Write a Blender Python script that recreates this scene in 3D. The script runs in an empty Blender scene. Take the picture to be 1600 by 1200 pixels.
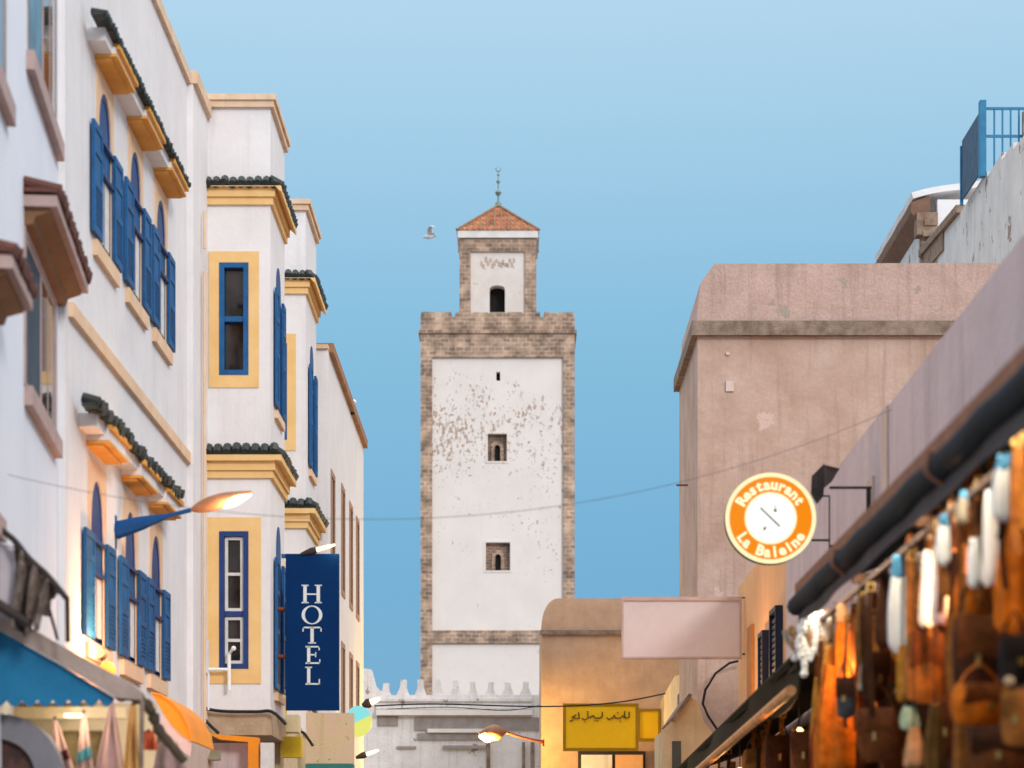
import bpy, bmesh, math, random
from mathutils import Matrix, Vector
random.seed(7)
R = math.radians
# ------------------------------------------------------------------ camera, sky, sun, exposure
F, VX, HY, CZ = 3600.0, 810.0, 1365.0, 1.6      # focal length (photo pixels), principal point, eye height
S = bpy.context.scene
C = S.collection
cam = bpy.data.cameras.new('camera'); camo = bpy.data.objects.new('camera', cam); C.objects.link(camo)
camo.location = (0, 0, CZ); camo.rotation_euler = (R(90), 0, 0)
cam.sensor_width = 36; cam.lens = 36*F/1600; cam.shift_x = -(VX-800)/1600; cam.shift_y = (HY-600)/1600
cam.clip_start = .5; cam.clip_end = 3000
cam.dof.use_dof = True; cam.dof.focus_distance = 40; cam.dof.aperture_fstop = 1.6
S.camera = camo
S.render.resolution_x, S.render.resolution_y = 1024, 768
S.view_settings.view_transform = 'Standard'; S.view_settings.look = 'None'
S.view_settings.gamma = 1; S.view_settings.exposure = 0
W = bpy.data.worlds.new('World'); S.world = W; W.use_nodes = True
nt = W.node_tree; N = nt.nodes; L = nt.links; N.clear()
wo = N.new('ShaderNodeOutputWorld'); bg1 = N.new('ShaderNodeBackground'); bg2 = N.new('ShaderNodeBackground'); ad = N.new('ShaderNodeAddShader')
sky = N.new('ShaderNodeTexSky'); sky.sky_type = 'NISHITA'; sky.sun_disc = False
SUN_EL, SUN_AZ = R(26), R(146)                  # azimuth from +Y, clockwise: the glow is behind the camera, to the right
sky.sun_elevation = SUN_EL; sky.sun_rotation = SUN_AZ
bg1.inputs[1].default_value = .02; L.new(sky.outputs[0], bg1.inputs[0])
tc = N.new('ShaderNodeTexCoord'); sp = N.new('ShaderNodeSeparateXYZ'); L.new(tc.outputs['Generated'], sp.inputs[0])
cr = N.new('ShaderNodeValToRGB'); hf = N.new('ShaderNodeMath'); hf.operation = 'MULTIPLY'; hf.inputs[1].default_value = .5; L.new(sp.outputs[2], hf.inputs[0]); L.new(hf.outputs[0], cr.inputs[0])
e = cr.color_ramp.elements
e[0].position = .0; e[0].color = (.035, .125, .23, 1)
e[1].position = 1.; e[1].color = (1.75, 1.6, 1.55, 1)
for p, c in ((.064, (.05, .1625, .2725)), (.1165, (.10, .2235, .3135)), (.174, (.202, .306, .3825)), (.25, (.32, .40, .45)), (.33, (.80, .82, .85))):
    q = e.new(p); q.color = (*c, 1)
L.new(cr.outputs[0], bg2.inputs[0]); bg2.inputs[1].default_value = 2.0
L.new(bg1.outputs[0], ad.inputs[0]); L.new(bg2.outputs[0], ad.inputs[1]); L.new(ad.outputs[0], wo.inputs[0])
sl = bpy.data.lights.new('sun', 'SUN'); sl.energy = 1.7; sl.angle = R(12); sl.color = (1, .90, .82)
so = bpy.data.objects.new('sun', sl); C.objects.link(so)
sd = Vector((math.sin(SUN_AZ)*math.cos(SUN_EL), math.cos(SUN_AZ)*math.cos(SUN_EL), math.sin(SUN_EL)))
so.rotation_euler = sd.to_track_quat('Z', 'Y').to_euler(); so.location = (5, -10, 40)

def P(px, py, Y):
    return Vector(((px-VX)*Y/F, Y, CZ+(HY-py)*Y/F))
def lamp(loc, watts, col=(1, .55, .2), r=.05, name='lamp_light', parent=None):
    l = bpy.data.lights.new(name, 'POINT'); l.energy = watts; l.color = col; l.shadow_soft_size = r
    o = bpy.data.objects.new(name, l); C.objects.link(o); o.location = loc; return o

# ------------------------------------------------------------------ materials
def lin(c):
    return tuple(((v/255)/12.92 if v <= 10 else (((v/255)+.055)/1.055)**2.4) for v in c)
MATS = {}
def mat(name, col, col2=None, scale=1.5, streak=0, rough=.85, bump=.15, spot=None, spotcol=None, spec=.3, metal=0, fine=.12, coat=0):
    """painted plaster / cloth / wood: base colour with large patches, fine grain, rain streaks and peeled spots"""
    if name in MATS: return MATS[name]
    m = bpy.data.materials.new(name); m.use_nodes = True; t = m.node_tree; n = t.nodes; l = t.links
    b = n['Principled BSDF']; b.inputs['Roughness'].default_value = rough; b.inputs['Metallic'].default_value = metal
    b.inputs['Specular IOR Level'].default_value = spec; b.inputs['Coat Weight'].default_value = coat
    col2 = col2 or tuple(v*.82 for v in col)
    co = n.new('ShaderNodeTexCoord')
    def noise(sc, det=5, vec=None, rgh=.6):
        q = n.new('ShaderNodeTexNoise'); q.inputs['Scale'].default_value = sc; q.inputs['Detail'].default_value = det
        q.inputs['Roughness'].default_value = rgh; l.new(vec or co.outputs['Object'], q.inputs['Vector']); return q.outputs['Fac']
    def rng(x, a, b_, lo=0, hi=1):
        q = n.new('ShaderNodeMapRange'); q.inputs[1].default_value = a; q.inputs[2].default_value = b_
        q.inputs[3].default_value = lo; q.inputs[4].default_value = hi; l.new(x, q.inputs[0]); return q.outputs[0]
    def mix(f, a, c):
        q = n.new('ShaderNodeMix'); q.data_type = 'RGBA'
        l.new(f, q.inputs[0])
        for k, v in ((6, a), (7, c)):
            if isinstance(v, tuple): q.inputs[k].default_value = (*v, 1)
            else: l.new(v, q.inputs[k])
        return q.outputs[2]
    o = mix(rng(noise(scale), .35, .68), tuple(col), tuple(col2))
    if streak:
        mp = n.new('ShaderNodeMapping'); mp.inputs['Scale'].default_value = (5, 5, .35); l.new(co.outputs['Object'], mp.inputs[0])
        o = mix(rng(noise(1.3, 6, mp.outputs[0]), .52, .75, 0, streak), o, tuple(v*.45 for v in col2))
    if spot:
        o = mix(rng(noise(spot[0], 6, None, .65), spot[1], spot[1]+.02), o, tuple(spotcol))
    g = noise(scale*14, 4)
    o = mix(rng(g, .3, .7, 0, fine), o, tuple(v*.55 for v in col2))
    l.new(o, b.inputs['Base Color'])
    if bump:
        bp = n.new('ShaderNodeBump'); bp.inputs['Strength'].default_value = bump; bp.inputs['Distance'].default_value = .03
        l.new(noise(scale*6, 8), bp.inputs['Height']); l.new(bp.outputs[0], b.inputs['Normal'])
    MATS[name] = m; return m
def brick(name, c1, c2, mortar, bw=.38, bh=.17, rough=.9, ms=.02):
    m = bpy.data.materials.new(name); m.use_nodes = True; t = m.node_tree; n = t.nodes; l = t.links
    b = n['Principled BSDF']; b.inputs['Roughness'].default_value = rough; b.inputs['Specular IOR Level'].default_value = .2
    co = n.new('ShaderNodeTexCoord'); s = n.new('ShaderNodeSeparateXYZ'); l.new(co.outputs['Object'], s.inputs[0])
    a = n.new('ShaderNodeMath'); l.new(s.outputs[0], a.inputs[0]); l.new(s.outputs[1], a.inputs[1])
    cb = n.new('ShaderNodeCombineXYZ'); l.new(a.outputs[0], cb.inputs[0]); l.new(s.outputs[2], cb.inputs[1])
    nz = n.new('ShaderNodeTexNoise'); nz.inputs['Scale'].default_value = 3; l.new(co.outputs['Object'], nz.inputs['Vector'])
    mx = n.new('ShaderNodeMix'); mx.data_type = 'VECTOR'; mx.inputs[0].default_value = .09
    l.new(cb.outputs[0], mx.inputs[4]); l.new(nz.outputs['Color'], mx.inputs[5])
    br = n.new('ShaderNodeTexBrick'); l.new(mx.outputs[1], br.inputs['Vector']); br.inputs['Scale'].default_value = 1
    br.inputs['Brick Width'].default_value = bw; br.inputs['Row Height'].default_value = bh; br.inputs['Mortar Size'].default_value = ms
    br.inputs['Color1'].default_value = (*c1, 1); br.inputs['Color2'].default_value = (*c2, 1); br.inputs['Mortar'].default_value = (*mortar, 1)
    n2 = n.new('ShaderNodeTexNoise'); n2.inputs['Scale'].default_value = 2.2; n2.inputs['Detail'].default_value = 8; l.new(co.outputs['Object'], n2.inputs['Vector'])
    r2 = n.new('ShaderNodeMapRange'); r2.inputs[1].default_value = .3; r2.inputs[2].default_value = .7; r2.inputs[3].default_value = .45; r2.inputs[4].default_value = 1.45
    l.new(n2.outputs['Fac'], r2.inputs[0])
    mu = n.new('ShaderNodeVectorMath'); mu.operation = 'SCALE'; l.new(br.outputs['Color'], mu.inputs[0]); l.new(r2.outputs[0], mu.inputs['Scale'])
    l.new(mu.outputs[0], b.inputs['Base Color'])
    bp = n.new('ShaderNodeBump'); bp.inputs['Strength'].default_value = .6; bp.inputs['Distance'].default_value = .03; bp.invert = True
    l.new(br.outputs['Fac'], bp.inputs['Height']); l.new(bp.outputs[0], b.inputs['Normal'])
    MATS[name] = m; return m
def emit(name, col, st):
    m = bpy.data.materials.new(name); m.use_nodes = True; b = m.node_tree.nodes['Principled BSDF']
    b.inputs['Base Color'].default_value = (.01, .01, .01, 1); b.inputs['Specular IOR Level'].default_value = .1; b.inputs['Emission Color'].default_value = (*col, 1); b.inputs['Emission Strength'].default_value = st
    MATS[name] = m; return m
def glass(name, col, rough=.06, spec=.6):
    m = bpy.data.materials.new(name); m.use_nodes = True; t = m.node_tree; b = t.nodes['Principled BSDF']
    b.inputs['Roughness'].default_value = rough; b.inputs['Specular IOR Level'].default_value = spec
    nz = t.nodes.new('ShaderNodeTexNoise'); nz.inputs['Scale'].default_value = 2.5
    co = t.nodes.new('ShaderNodeTexCoord'); t.links.new(co.outputs['Object'], nz.inputs['Vector'])
    cr_ = t.nodes.new('ShaderNodeValToRGB'); cr_.color_ramp.elements[0].position = .4; cr_.color_ramp.elements[1].position = .65
    cr_.color_ramp.elements[0].color = (*[v*.6 for v in col], 1); cr_.color_ramp.elements[1].color = (*[v*1.6 for v in col], 1)
    t.links.new(nz.outputs['Fac'], cr_.inputs[0]); t.links.new(cr_.outputs[0], b.inputs['Base Color'])
    MATS[name] = m; return m

WHITE = mat('white_plaster', (.79, .775, .78), (.72, .70, .71), 1.1, streak=.20, bump=.25, fine=.07)
WHITE2 = mat('cool_white_plaster', (.80, .83, .90), (.74, .78, .86), .9, streak=.14, bump=.12, fine=.05)
WHITE3 = mat('worn_white_plaster', (.72, .70, .69), (.60, .58, .57), 1.3, streak=.5, bump=.3, spot=(1.6, .60), spotcol=(.30, .22, .17))
OCHRE = mat('ochre_paint', (.83, .56, .25), (.76, .48, .19), 2.5, streak=.08, bump=.1, fine=.06)
OCHRE2 = mat('deep_ochre_paint', (.80, .44, .12), (.68, .33, .07), 3, bump=.1, fine=.1)
PEACH = mat('peach_paint', (.80, .58, .40), (.72, .48, .30), 2.5, bump=.1, fine=.06)
COPE = mat('coping_paint', (.78, .60, .44), (.66, .46, .30), 3, streak=.2, bump=.15)
BLUE = mat('blue_wood', (.009, .125, .35), (.005, .08, .23), 4, rough=.55, bump=.3, fine=.4, spec=.3, streak=.5, spot=(9, .68), spotcol=(.03, .17, .36))
DBLUE = mat('dark_blue_wood', (.014, .05, .20), (.010, .035, .15), 5, rough=.45, bump=.1)
TILE = mat('green_glazed_tile', (.012, .022, .021), (.035, .048, .042), 14, rough=.4, bump=.5, spec=.35, fine=.4)
RTILE = mat('maroon_tile', (.16, .06, .045), (.10, .04, .03), 9, rough=.7, bump=.4)
BROWNP = mat('brown_painted_plaster', (.28, .14, .065), (.20, .10, .045), 4, rough=.7, bump=.2)
FRAMEP = mat('dusty_pink_trim', (.50, .36, .33), (.40, .29, .27), 4, rough=.7)
DARKGL = glass('dark_window_glass', (.022, .016, .015)); BLUEGL = glass('blue_window_glass', (.008, .022, .036), .4, .12)
SKYGL = glass('bright_window_glass', (.05, .15, .22), .3, .2)
CURT = mat('white_curtain', (.75, .74, .72), (.6, .58, .56), 8, bump=.2)
IRON = mat('dark_iron', (.02, .016, .016), (.045, .03, .025), 8, rough=.6, bump=.3)
RUST = mat('rusty_red_iron', (.30, .07, .035), (.16, .05, .03), 12, rough=.8, bump=.3)
CABLE = mat('black_cable', (.012, .012, .014), None, 8, rough=.6, bump=0)
STONE = brick('weathered_stone_blocks', (.47, .315, .22), (.27, .18, .132), (.46, .35, .275), .25, .135)
STONE2 = brick('dark_brick_infill', (.25, .15, .11), (.17, .11, .085), (.34, .26, .21), .24, .09, ms=.012)
RCLAY = brick('clay_roof_tile', (.46, .17, .075), (.36, .13, .06), (.20, .10, .06), .16, .22)
# minaret render: white with small peeled patches in the upper middle band
def minaret_white():
    m = mat('minaret_limewash', (.78, .715, .675), (.73, .665, .63), 1.0, streak=.06, bump=.15, fine=.03)
    t = m.node_tree; n = t.nodes; l = t.links; b = n['Principled BSDF']; src = b.inputs['Base Color'].links[0].from_socket
    co = n.new('ShaderNodeTexCoord'); s = n.new('ShaderNodeSeparateXYZ'); l.new(co.outputs['Object'], s.inputs[0])
    nz = n.new('ShaderNodeTexNoise'); nz.inputs['Scale'].default_value = 9; nz.inputs['Detail'].default_value = 6; nz.inputs['Roughness'].default_value = .7
    mp = n.new('ShaderNodeMapping'); mp.inputs['Scale'].default_value = (1, 1, .7); l.new(co.outputs['Object'], mp.inputs[0]); l.new(mp.outputs[0], nz.inputs['Vector'])
    big = n.new('ShaderNodeTexNoise'); big.inputs['Scale'].default_value = .55; big.inputs['Detail'].default_value = 2; l.new(co.outputs['Object'], big.inputs['Vector'])
    up = n.new('ShaderNodeMapRange'); up.inputs[1].default_value = 13.0; up.inputs[2].default_value = 16.4; l.new(s.outputs[2], up.inputs[0])
    dn = n.new('ShaderNodeMapRange'); dn.inputs[1].default_value = 20.2; dn.inputs[2].default_value = 17.4; l.new(s.outputs[2], dn.inputs[0])
    mu = n.new('ShaderNodeMath'); mu.operation = 'MULTIPLY'; l.new(up.outputs[0], mu.inputs[0]); l.new(dn.outputs[0], mu.inputs[1])
    a = n.new('ShaderNodeMath'); a.operation = 'MULTIPLY_ADD'; l.new(mu.outputs[0], a.inputs[0]); a.inputs[1].default_value = .10; l.new(nz.outputs['Fac'], a.inputs[2])
    a2 = n.new('ShaderNodeMath'); a2.operation = 'MULTIPLY_ADD'; l.new(big.outputs['Fac'], a2.inputs[0]); a2.inputs[1].default_value = .38; l.new(a.outputs[0], a2.inputs[2])
    th = n.new('ShaderNodeMapRange'); th.inputs[1].default_value = .865; th.inputs[2].default_value = .90; l.new(a2.outputs[0], th.inputs[0])
    mx = n.new('ShaderNodeMix'); mx.data_type = 'RGBA'; l.new(th.outputs[0], mx.inputs[0]); l.new(src, mx.inputs[6]); mx.inputs[7].default_value = (.42, .31, .25, 1)
    l.new(mx.outputs[2], b.inputs['Base Color']); return m
MWHITE = minaret_white()
PINKBR = mat('pink_brown_plaster', (.545, .405, .34), (.42, .285, .225), 1.2, streak=.5, bump=.6, spot=(1.4, .66), spotcol=(.60, .46, .40), fine=.15)
BAND = mat('dark_weathered_band', (.16, .11, .085), (.34, .26, .21), 5, rough=.9, bump=.6)
TANPL = mat('tan_plaster', (.58, .39, .27), (.46, .30, .20), 2.5, streak=.15, bump=.35, fine=.25)
LAV = mat('lavender_plaster', (.64, .53, .54), (.54, .44, .45), 1.1, streak=.45, bump=.4, fine=.1)
BEIGE = mat('beige_plaster', (.62, .50, .42), (.52, .41, .35), 1, streak=.2, bump=.2)
ORPL = mat('lamplit_apricot_plaster', (.82, .48, .24), (.74, .40, .19), 1, streak=.12, bump=.2, fine=.08)  # orange lamplight on a beige wall, painted into the plaster colour
CREAM = mat('cream_plaster', (.72, .60, .40), (.55, .42, .26), 2, streak=.35, bump=.3)
GREYST = mat('grey_limewash', (.78, .75, .75), (.66, .63, .63), 2.2, streak=.5, bump=.6, spot=(2.6, .62), spotcol=(.32, .27, .25))
GREYDK = mat('dark_grey_stone', (.27, .235, .23), (.36, .32, .31), 4, streak=.3, bump=.6)
BULB = emit('warm_bulb', (1, .55, .16), 9); BULBW = emit('pale_lamp_lens', (1, .72, .38), 2.6); TUBE = emit('shop_tube_light', (1, .92, .75), 5)
WOODO = mat('varnished_orange_wood', (.80, .42, .16), (.50, .22, .08), 7, rough=.55)
TARP = mat('dark_tarpaulin', (.008, .016, .024), (.004, .02, .035), 3, rough=.7, bump=.3, spec=.12)
TARPG = mat('black_green_tarpaulin', (.016, .015, .010), (.026, .024, .016), 3, rough=.8, bump=.4, spec=.1)

# ------------------------------------------------------------------ mesh helpers
INV = {}
IDM = Matrix.Identity(4)
def frame(origin, u, v):
    m = Matrix.Identity(4)
    for i in range(3): m[i][0] = u[i]; m[i][1] = v[i]; m[i][2] = (0, 0, 1)[i]; m[i][3] = origin[i]
    return m
class MB:
    def __init__(s, M=None): s.bm = bmesh.new(); s.M = M or IDM
    def v(s, p): return s.bm.verts.new(s.M @ Vector(p))
    def box(s, a0, a1, b0, b1, c0, c1):
        q = [s.v((x, y, z)) for z in (c0, c1) for y in (b0, b1) for x in (a0, a1)]
        for f in ((0, 1, 3, 2), (4, 5, 7, 6), (0, 1, 5, 4), (2, 3, 7, 6), (0, 2, 6, 4), (1, 3, 7, 5)): s.bm.faces.new([q[i] for i in f])
        return s
    def prism(s, pts, ax, lo, hi):
        def mk(p, d):
            c = [p[0], p[1]]; c.insert(ax, d); return s.v(c)
        a = [mk(p, lo) for p in pts]; b = [mk(p, hi) for p in pts]; n = len(pts)
        s.bm.faces.new(a); s.bm.faces.new(b[::-1])
        for i in range(n): s.bm.faces.new([a[i], a[(i+1) % n], b[(i+1) % n], b[i]])
        return s
    def ring(s, outer, inner, ax, lo, hi):
        def mk(p, d):
            c = [p[0], p[1]]; c.insert(ax, d); return s.v(c)
        o0 = [mk(p, lo) for p in outer]; o1 = [mk(p, hi) for p in outer]; i0 = [mk(p, lo) for p in inner]; i1 = [mk(p, hi) for p in inner]; n = len(outer)
        for i in range(n):
            j = (i+1) % n
            for f in ((o0[i], o0[j], i0[j], i0[i]), (o1[i], o1[j], i1[j], i1[i]), (o0[i], o0[j], o1[j], o1[i]), (i0[i], i0[j], i1[j], i1[i])): s.bm.faces.new(f)
        return s
    def tube(s, pts, r, n=8, flat=1):
        pts = [Vector(p) for p in pts]; rs = r if isinstance(r, (list, tuple)) else [r]*len(pts); rings = []
        for i, p in enumerate(pts):
            t = (pts[min(i+1, len(pts)-1)]-pts[max(i-1, 0)]).normalized()
            up = Vector((0, 0, 1)) if abs(t.z) < .9 else Vector((0, 1, 0))
            a = t.cross(up).normalized(); b = t.cross(a).normalized()
            rings.append([s.v(p+a*rs[i]*math.cos(6.2832*k/n)+b*rs[i]*flat*math.sin(6.2832*k/n)) for k in range(n)])
        for i in range(len(rings)-1):
            for k in range(n): s.bm.faces.new([rings[i][k], rings[i][(k+1) % n], rings[i+1][(k+1) % n], rings[i+1][k]])
        s.bm.faces.new(rings[0][::-1]); s.bm.faces.new(rings[-1]); return s
    def lathe(s, c, prof, n=16, sx=1, sy=1, wob=0):
        c = Vector(c); rings = []; ph = random.random()*6
        for r, z in prof:
            rings.append([s.v((c.x+sx*r*math.cos(6.2832*k/n)*(1+wob*math.sin(3*6.2832*k/n+ph+z*9)), c.y+sy*r*math.sin(6.2832*k/n)*(1+wob*math.sin(5*6.2832*k/n+ph)), c.z+z)) for k in range(n)])
        for i in range(len(rings)-1):
            for k in range(n): s.bm.faces.new([rings[i][k], rings[i][(k+1) % n], rings[i+1][(k+1) % n], rings[i+1][k]])
        s.bm.faces.new(rings[0][::-1]); s.bm.faces.new(rings[-1]); return s
    def ball(s, c, r, n=12, sc=(1, 1, 1)):
        m = n//2; pr = [(r*max(.02, math.sin(math.pi*i/m)), -r*sc[2]*math.cos(math.pi*i/m)) for i in range(m+1)]
        return s.lathe(c, pr, n, sc[0], sc[1])
    def sheet(s, fn, nu, nv, th):
        """closed cloth sheet: fn(a,b)->point, thickened along the local normal"""
        g = [[Vector(fn(i/nu, j/nv)) for j in range(nv+1)] for i in range(nu+1)]
        A = []; B = []
        for i in range(nu+1):
            ra = []; rb = []
            for j in range(nv+1):
                du = g[min(i+1, nu)][j]-g[max(i-1, 0)][j]; dv = g[i][min(j+1, nv)]-g[i][max(j-1, 0)]
                nn = du.cross(dv); nn = nn.normalized() if nn.length > 1e-9 else Vector((0, 1, 0))
                ra.append(s.v(g[i][j]+nn*th/2)); rb.append(s.v(g[i][j]-nn*th/2))
            A.append(ra); B.append(rb)
        for i in range(nu):
            for j in range(nv):
                s.bm.faces.new([A[i][j], A[i+1][j], A[i+1][j+1], A[i][j+1]]); s.bm.faces.new([B[i][j], B[i][j+1], B[i+1][j+1], B[i+1][j]])
        for i in range(nu):
            for j in (0, nv): s.bm.faces.new([A[i][j], A[i+1][j], B[i+1][j], B[i][j]])
        for j in range(nv):
            for i in (0, nu): s.bm.faces.new([A[i][j], A[i][j+1], B[i][j+1], B[i][j]])
        return s
    def bevel(s, w, seg=2):
        bmesh.ops.bevel(s.bm, geom=[x for x in s.bm.edges if len(x.link_faces) == 2 and x.calc_face_angle(0) > .6], offset=w, segments=seg, affect='EDGES', clamp_overlap=True); return s
    def build(s, name, m, parent=None, smooth=False):
        bmesh.ops.recalc_face_normals(s.bm, faces=s.bm.faces)
        if parent is not None and parent.name in INV: s.bm.transform(INV[parent.name])
        me = bpy.data.meshes.new(name); s.bm.to_mesh(me); s.bm.free()
        if m: me.materials.append(m if not isinstance(m, str) else MATS[m])
        if smooth:
            for p in me.polygons: p.use_smooth = True
            try: me.set_sharp_from_angle(angle=R(40))
            except Exception: pass
        o = bpy.data.objects.new(name, me); C.objects.link(o)
        if parent is not None:
            o.parent = parent; INV[o.name] = INV.get(parent.name, IDM)
        return o
def tag(o, label=None, cat=None, group=None, kind=None):
    if label: o['label'] = label
    if cat: o['category'] = cat
    if group: o['group'] = group
    if kind: o['kind'] = kind
    return o
def thing(name, loc, label, cat, group=None, rz=0):
    o = bpy.data.objects.new(name, None); C.objects.link(o); o.location = loc; o.rotation_euler = (0, 0, rz); o.empty_display_size = .2
    INV[o.name] = (Matrix.Translation(Vector(loc)) @ Matrix.Rotation(rz, 4, 'Z')).inverted()
    return tag(o, label, cat, group)
def mesh_thing(mb, name, m, loc, label, cat, group=None, smooth=False):
    """a thing that is one mesh, with its origin at loc"""
    mb.bm.transform(Matrix.Translation(-Vector(loc)))
    o = mb.build(name, m, None, smooth); o.location = loc; INV[o.name] = Matrix.Translation(-Vector(loc))
    return tag(o, label, cat, group)
def cut(obj, cutter):
    c = cutter.build('cutter', None); 
    if obj.parent: c.data.transform(INV[obj.parent.name])
    md = obj.modifiers.new('b', 'BOOLEAN'); md.operation = 'DIFFERENCE'; md.object = c; md.solver = 'EXACT'
    # evaluate both in the same (local) space
    par = obj.parent; obj.parent = None; loc = obj.location.copy(); obj.location = (0, 0, 0)
    bpy.context.view_layer.update(); dg = bpy.context.evaluated_depsgraph_get()
    me = bpy.data.meshes.new_from_object(obj.evaluated_get(dg)); obj.modifiers.clear(); old = obj.data; obj.data = me; me.name = old.name
    bpy.data.meshes.remove(old); bpy.data.objects.remove(c); obj.parent = par; obj.location = loc
def arch(u0, u1, z0, zs, zt, n=12, power=.75):
    c = (u0+u1)/2; h = (u1-u0)/2; pts = [(u0, z0), (u1, z0)]
    for i in range(n+1):
        a = math.pi*i/n; pts.append((c+h*math.cos(a), zs+(zt-zs)*math.sin(a)**power))
    return pts
def rect(u0, u1, z0, z1): return [(u0, z0), (u1, z0), (u1, z1), (u0, z1)]

# ------------------------------------------------------------------ ground
g = MB(); g.box(-1500, 1500, -300, 2500, -.3, 0); tag(g.build('ground', mat('packed_earth', (.30, .25, .21), None, .2)), kind='structure')
g = MB(); g.box(-3.9, 3.2, -30, 58, .0, .004+.002); tag(g.build('street', mat('street_paving', (.20, .18, .17), (.15, .135, .13), 1.5)), kind='structure')
for sx, nm in ((-1, 'pavement'), (1, 'pavement')):
    g = MB(); a, b = (-4.29, -3.9) if sx < 0 else (3.2, 3.39); g.box(a, b, -30, 38, .0, .12); tag(g.build(nm, mat('kerb_stone', (.33, .31, .29), None, 2)), kind='structure')

# ------------------------------------------------------------------ tile canopies and arched windows
def tiles(M, u0, u1, v_out, z_edge, rise, pitch=.11, m=TILE, parent=None, name='roof_tiles', jit=.01, v_in=0.0):
    t = MB(M); n = max(1, int((u1-u0)/pitch))
    for i in range(n):
        u = u0+(i+.5)*(u1-u0)/n; dz = random.uniform(-jit, jit); dv = random.uniform(-jit, jit)
        t.tube([(u, v_in, z_edge+rise+dz), (u, v_out+dv, z_edge+dz)], [pitch*.50, pitch*.56], 8)
    t.box(u0, u1, v_in, v_out*.9, z_edge-.02, z_edge+.012)
    return t.build(name, m, parent, True)
def canopy(par, M, u0, u1, ze, hoods, zb, lw=.22, pitch=.058, jit=.01, fat=1):
    """long tiled strip over a row of windows, with a white hood with ochre soffit above each window"""
    top = tiles(M, u0, u1, lw+.045, ze, .03*fat, pitch*fat, TILE, par, 'tiled_canopy', jit, .10)
    for a, b in hoods: c = MB(M); c.box(a+.05, b+.12, .0, lw+.03, ze-.075, ze-.022); c.build('cove', OCHRE2, top)
    c = MB(M)
    c.box(u0+.35, u1, 0, lw-.04, ze-.15, ze-.021); c.build('ledge', WHITE, top)
    for a, b in hoods:
        h = MB(M); h.box(a, b, 0, lw-.01, zb+.055, ze-.077); h.build('hood', WHITE, top)
        h = MB(M); h.box(a-.012, b+.012, 0, lw+.012, zb+.025, zb+.054); h.box(a+.02, b-.02, 0, lw-.05, zb, zb+.024); h.build('soffit', OCHRE2, top)
def shutter(par, M, u0, u1, v0, z0, z1, near=True, m=BLUE):
    """panelled leaf lying nearly flat on the wall"""
    s = MB(M); t = .035; w = .055
    s.box(u0, u0+w, v0, v0+t, z0, z1); s.box(u1-w, u1, v0, v0+t, z0, z1)
    for z in (z0, z0+(z1-z0)*.42, z0+(z1-z0)*.72, z1-w*1.3): s.box(u0+w, u1-w, v0, v0+t, z, z+w*1.3)
    s.box(u0+w, u1-w, v0+.008, v0+t-.012, z0+w, z1-w)
    k = z0+.12
    while k < z0+(z1-z0)*.4:
        s.box(u0+w, u1-w, v0+.02, v0+t-.004, k, k+.018); k += .045
    return s.build('shutter', m, par)
def arched_window(par, M, uc, hw, z0, zs, zt, sw=.48, lower=False):
    rec = .014
    # painted surround band (10 mm proud), leaving the opening free
    o = MB(M); ins = arch(uc-hw, uc+hw, z0-.005, zs, zt); W_ = hw+.14; zc = zt+.16; out = []
    for i, (a_, b_) in enumerate(ins):
        if i < 2: out.append((uc+(W_ if i else -W_), z0-.01)); continue
        an = math.pi*(i-2)/12; ca, sa = math.cos(an), math.sin(an); m_ = max(abs(ca), sa); out.append((uc+W_*ca/m_, zs+(zc-zs)*sa/m_))
    o.ring(out, ins, 1, .0, .012)
    win = MB(M); win.ring(arch(uc-hw+.004, uc+hw-.004, z0+.004, zs, zt-.004), arch(uc-hw+.06, uc+hw-.06, z0+.06, zs, zt-.06), 1, -rec, -rec+.012)
    win.box(uc-hw+.01, uc+hw-.01, -rec, -rec+.016, zs-.03, zs+.03); win.box(uc-.022, uc+.022, -rec, -rec+.014, z0+.02, zs)
    win.box(uc-hw+.01, uc+hw-.01, -rec, -rec+.016, zs-.37, zs-.33)
    w = win.build('arched_window', DBLUE, par)
    o.build('surround', PEACH, w)
    f = MB(M); f.prism(arch(uc-hw+.01, uc+hw-.01, zs, zs, zt-.01), 1, -rec-.02, -rec+.004); f.build('fanlight', DBLUE, w)
    f = MB(M); f.box(uc-hw+.02, uc+hw-.02, -rec-.02, -rec+.012, zs-.34, zs-.03); f.build('panel', BLUE, w)
    f = MB(M); f.box(uc-hw+.02, uc+hw-.02, -rec-.02, -rec+.012, z0+.02, zs-.37); f.build('pane', CURT, w)
    # guard bars across the opening
    f = MB(M)
    for z in (zs-.36, zs-.04): f.box(uc-hw-.04, uc+hw+.04, .015, .04, z, z+.035)
    f.build('guard_bar', DBLUE, w)
    shutter(w, M, uc-hw-sw, uc-hw-.005, .02, z0, zs+.02, True); shutter(w, M, uc+hw+.005, uc+hw+sw, .02, z0, zs+.02, False)
    s = MB(M); s.box(uc-hw-.30, uc+hw+.30, 0, .05, z0-.20, z0-.04); s.build('sill', PEACH, w)
    return w
def arch_cut(c, uc, hw, z0, zs, zt, rec=.2): c.prism(arch(uc-hw, uc+hw, z0, zs, zt), 1, -rec, .3)

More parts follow.
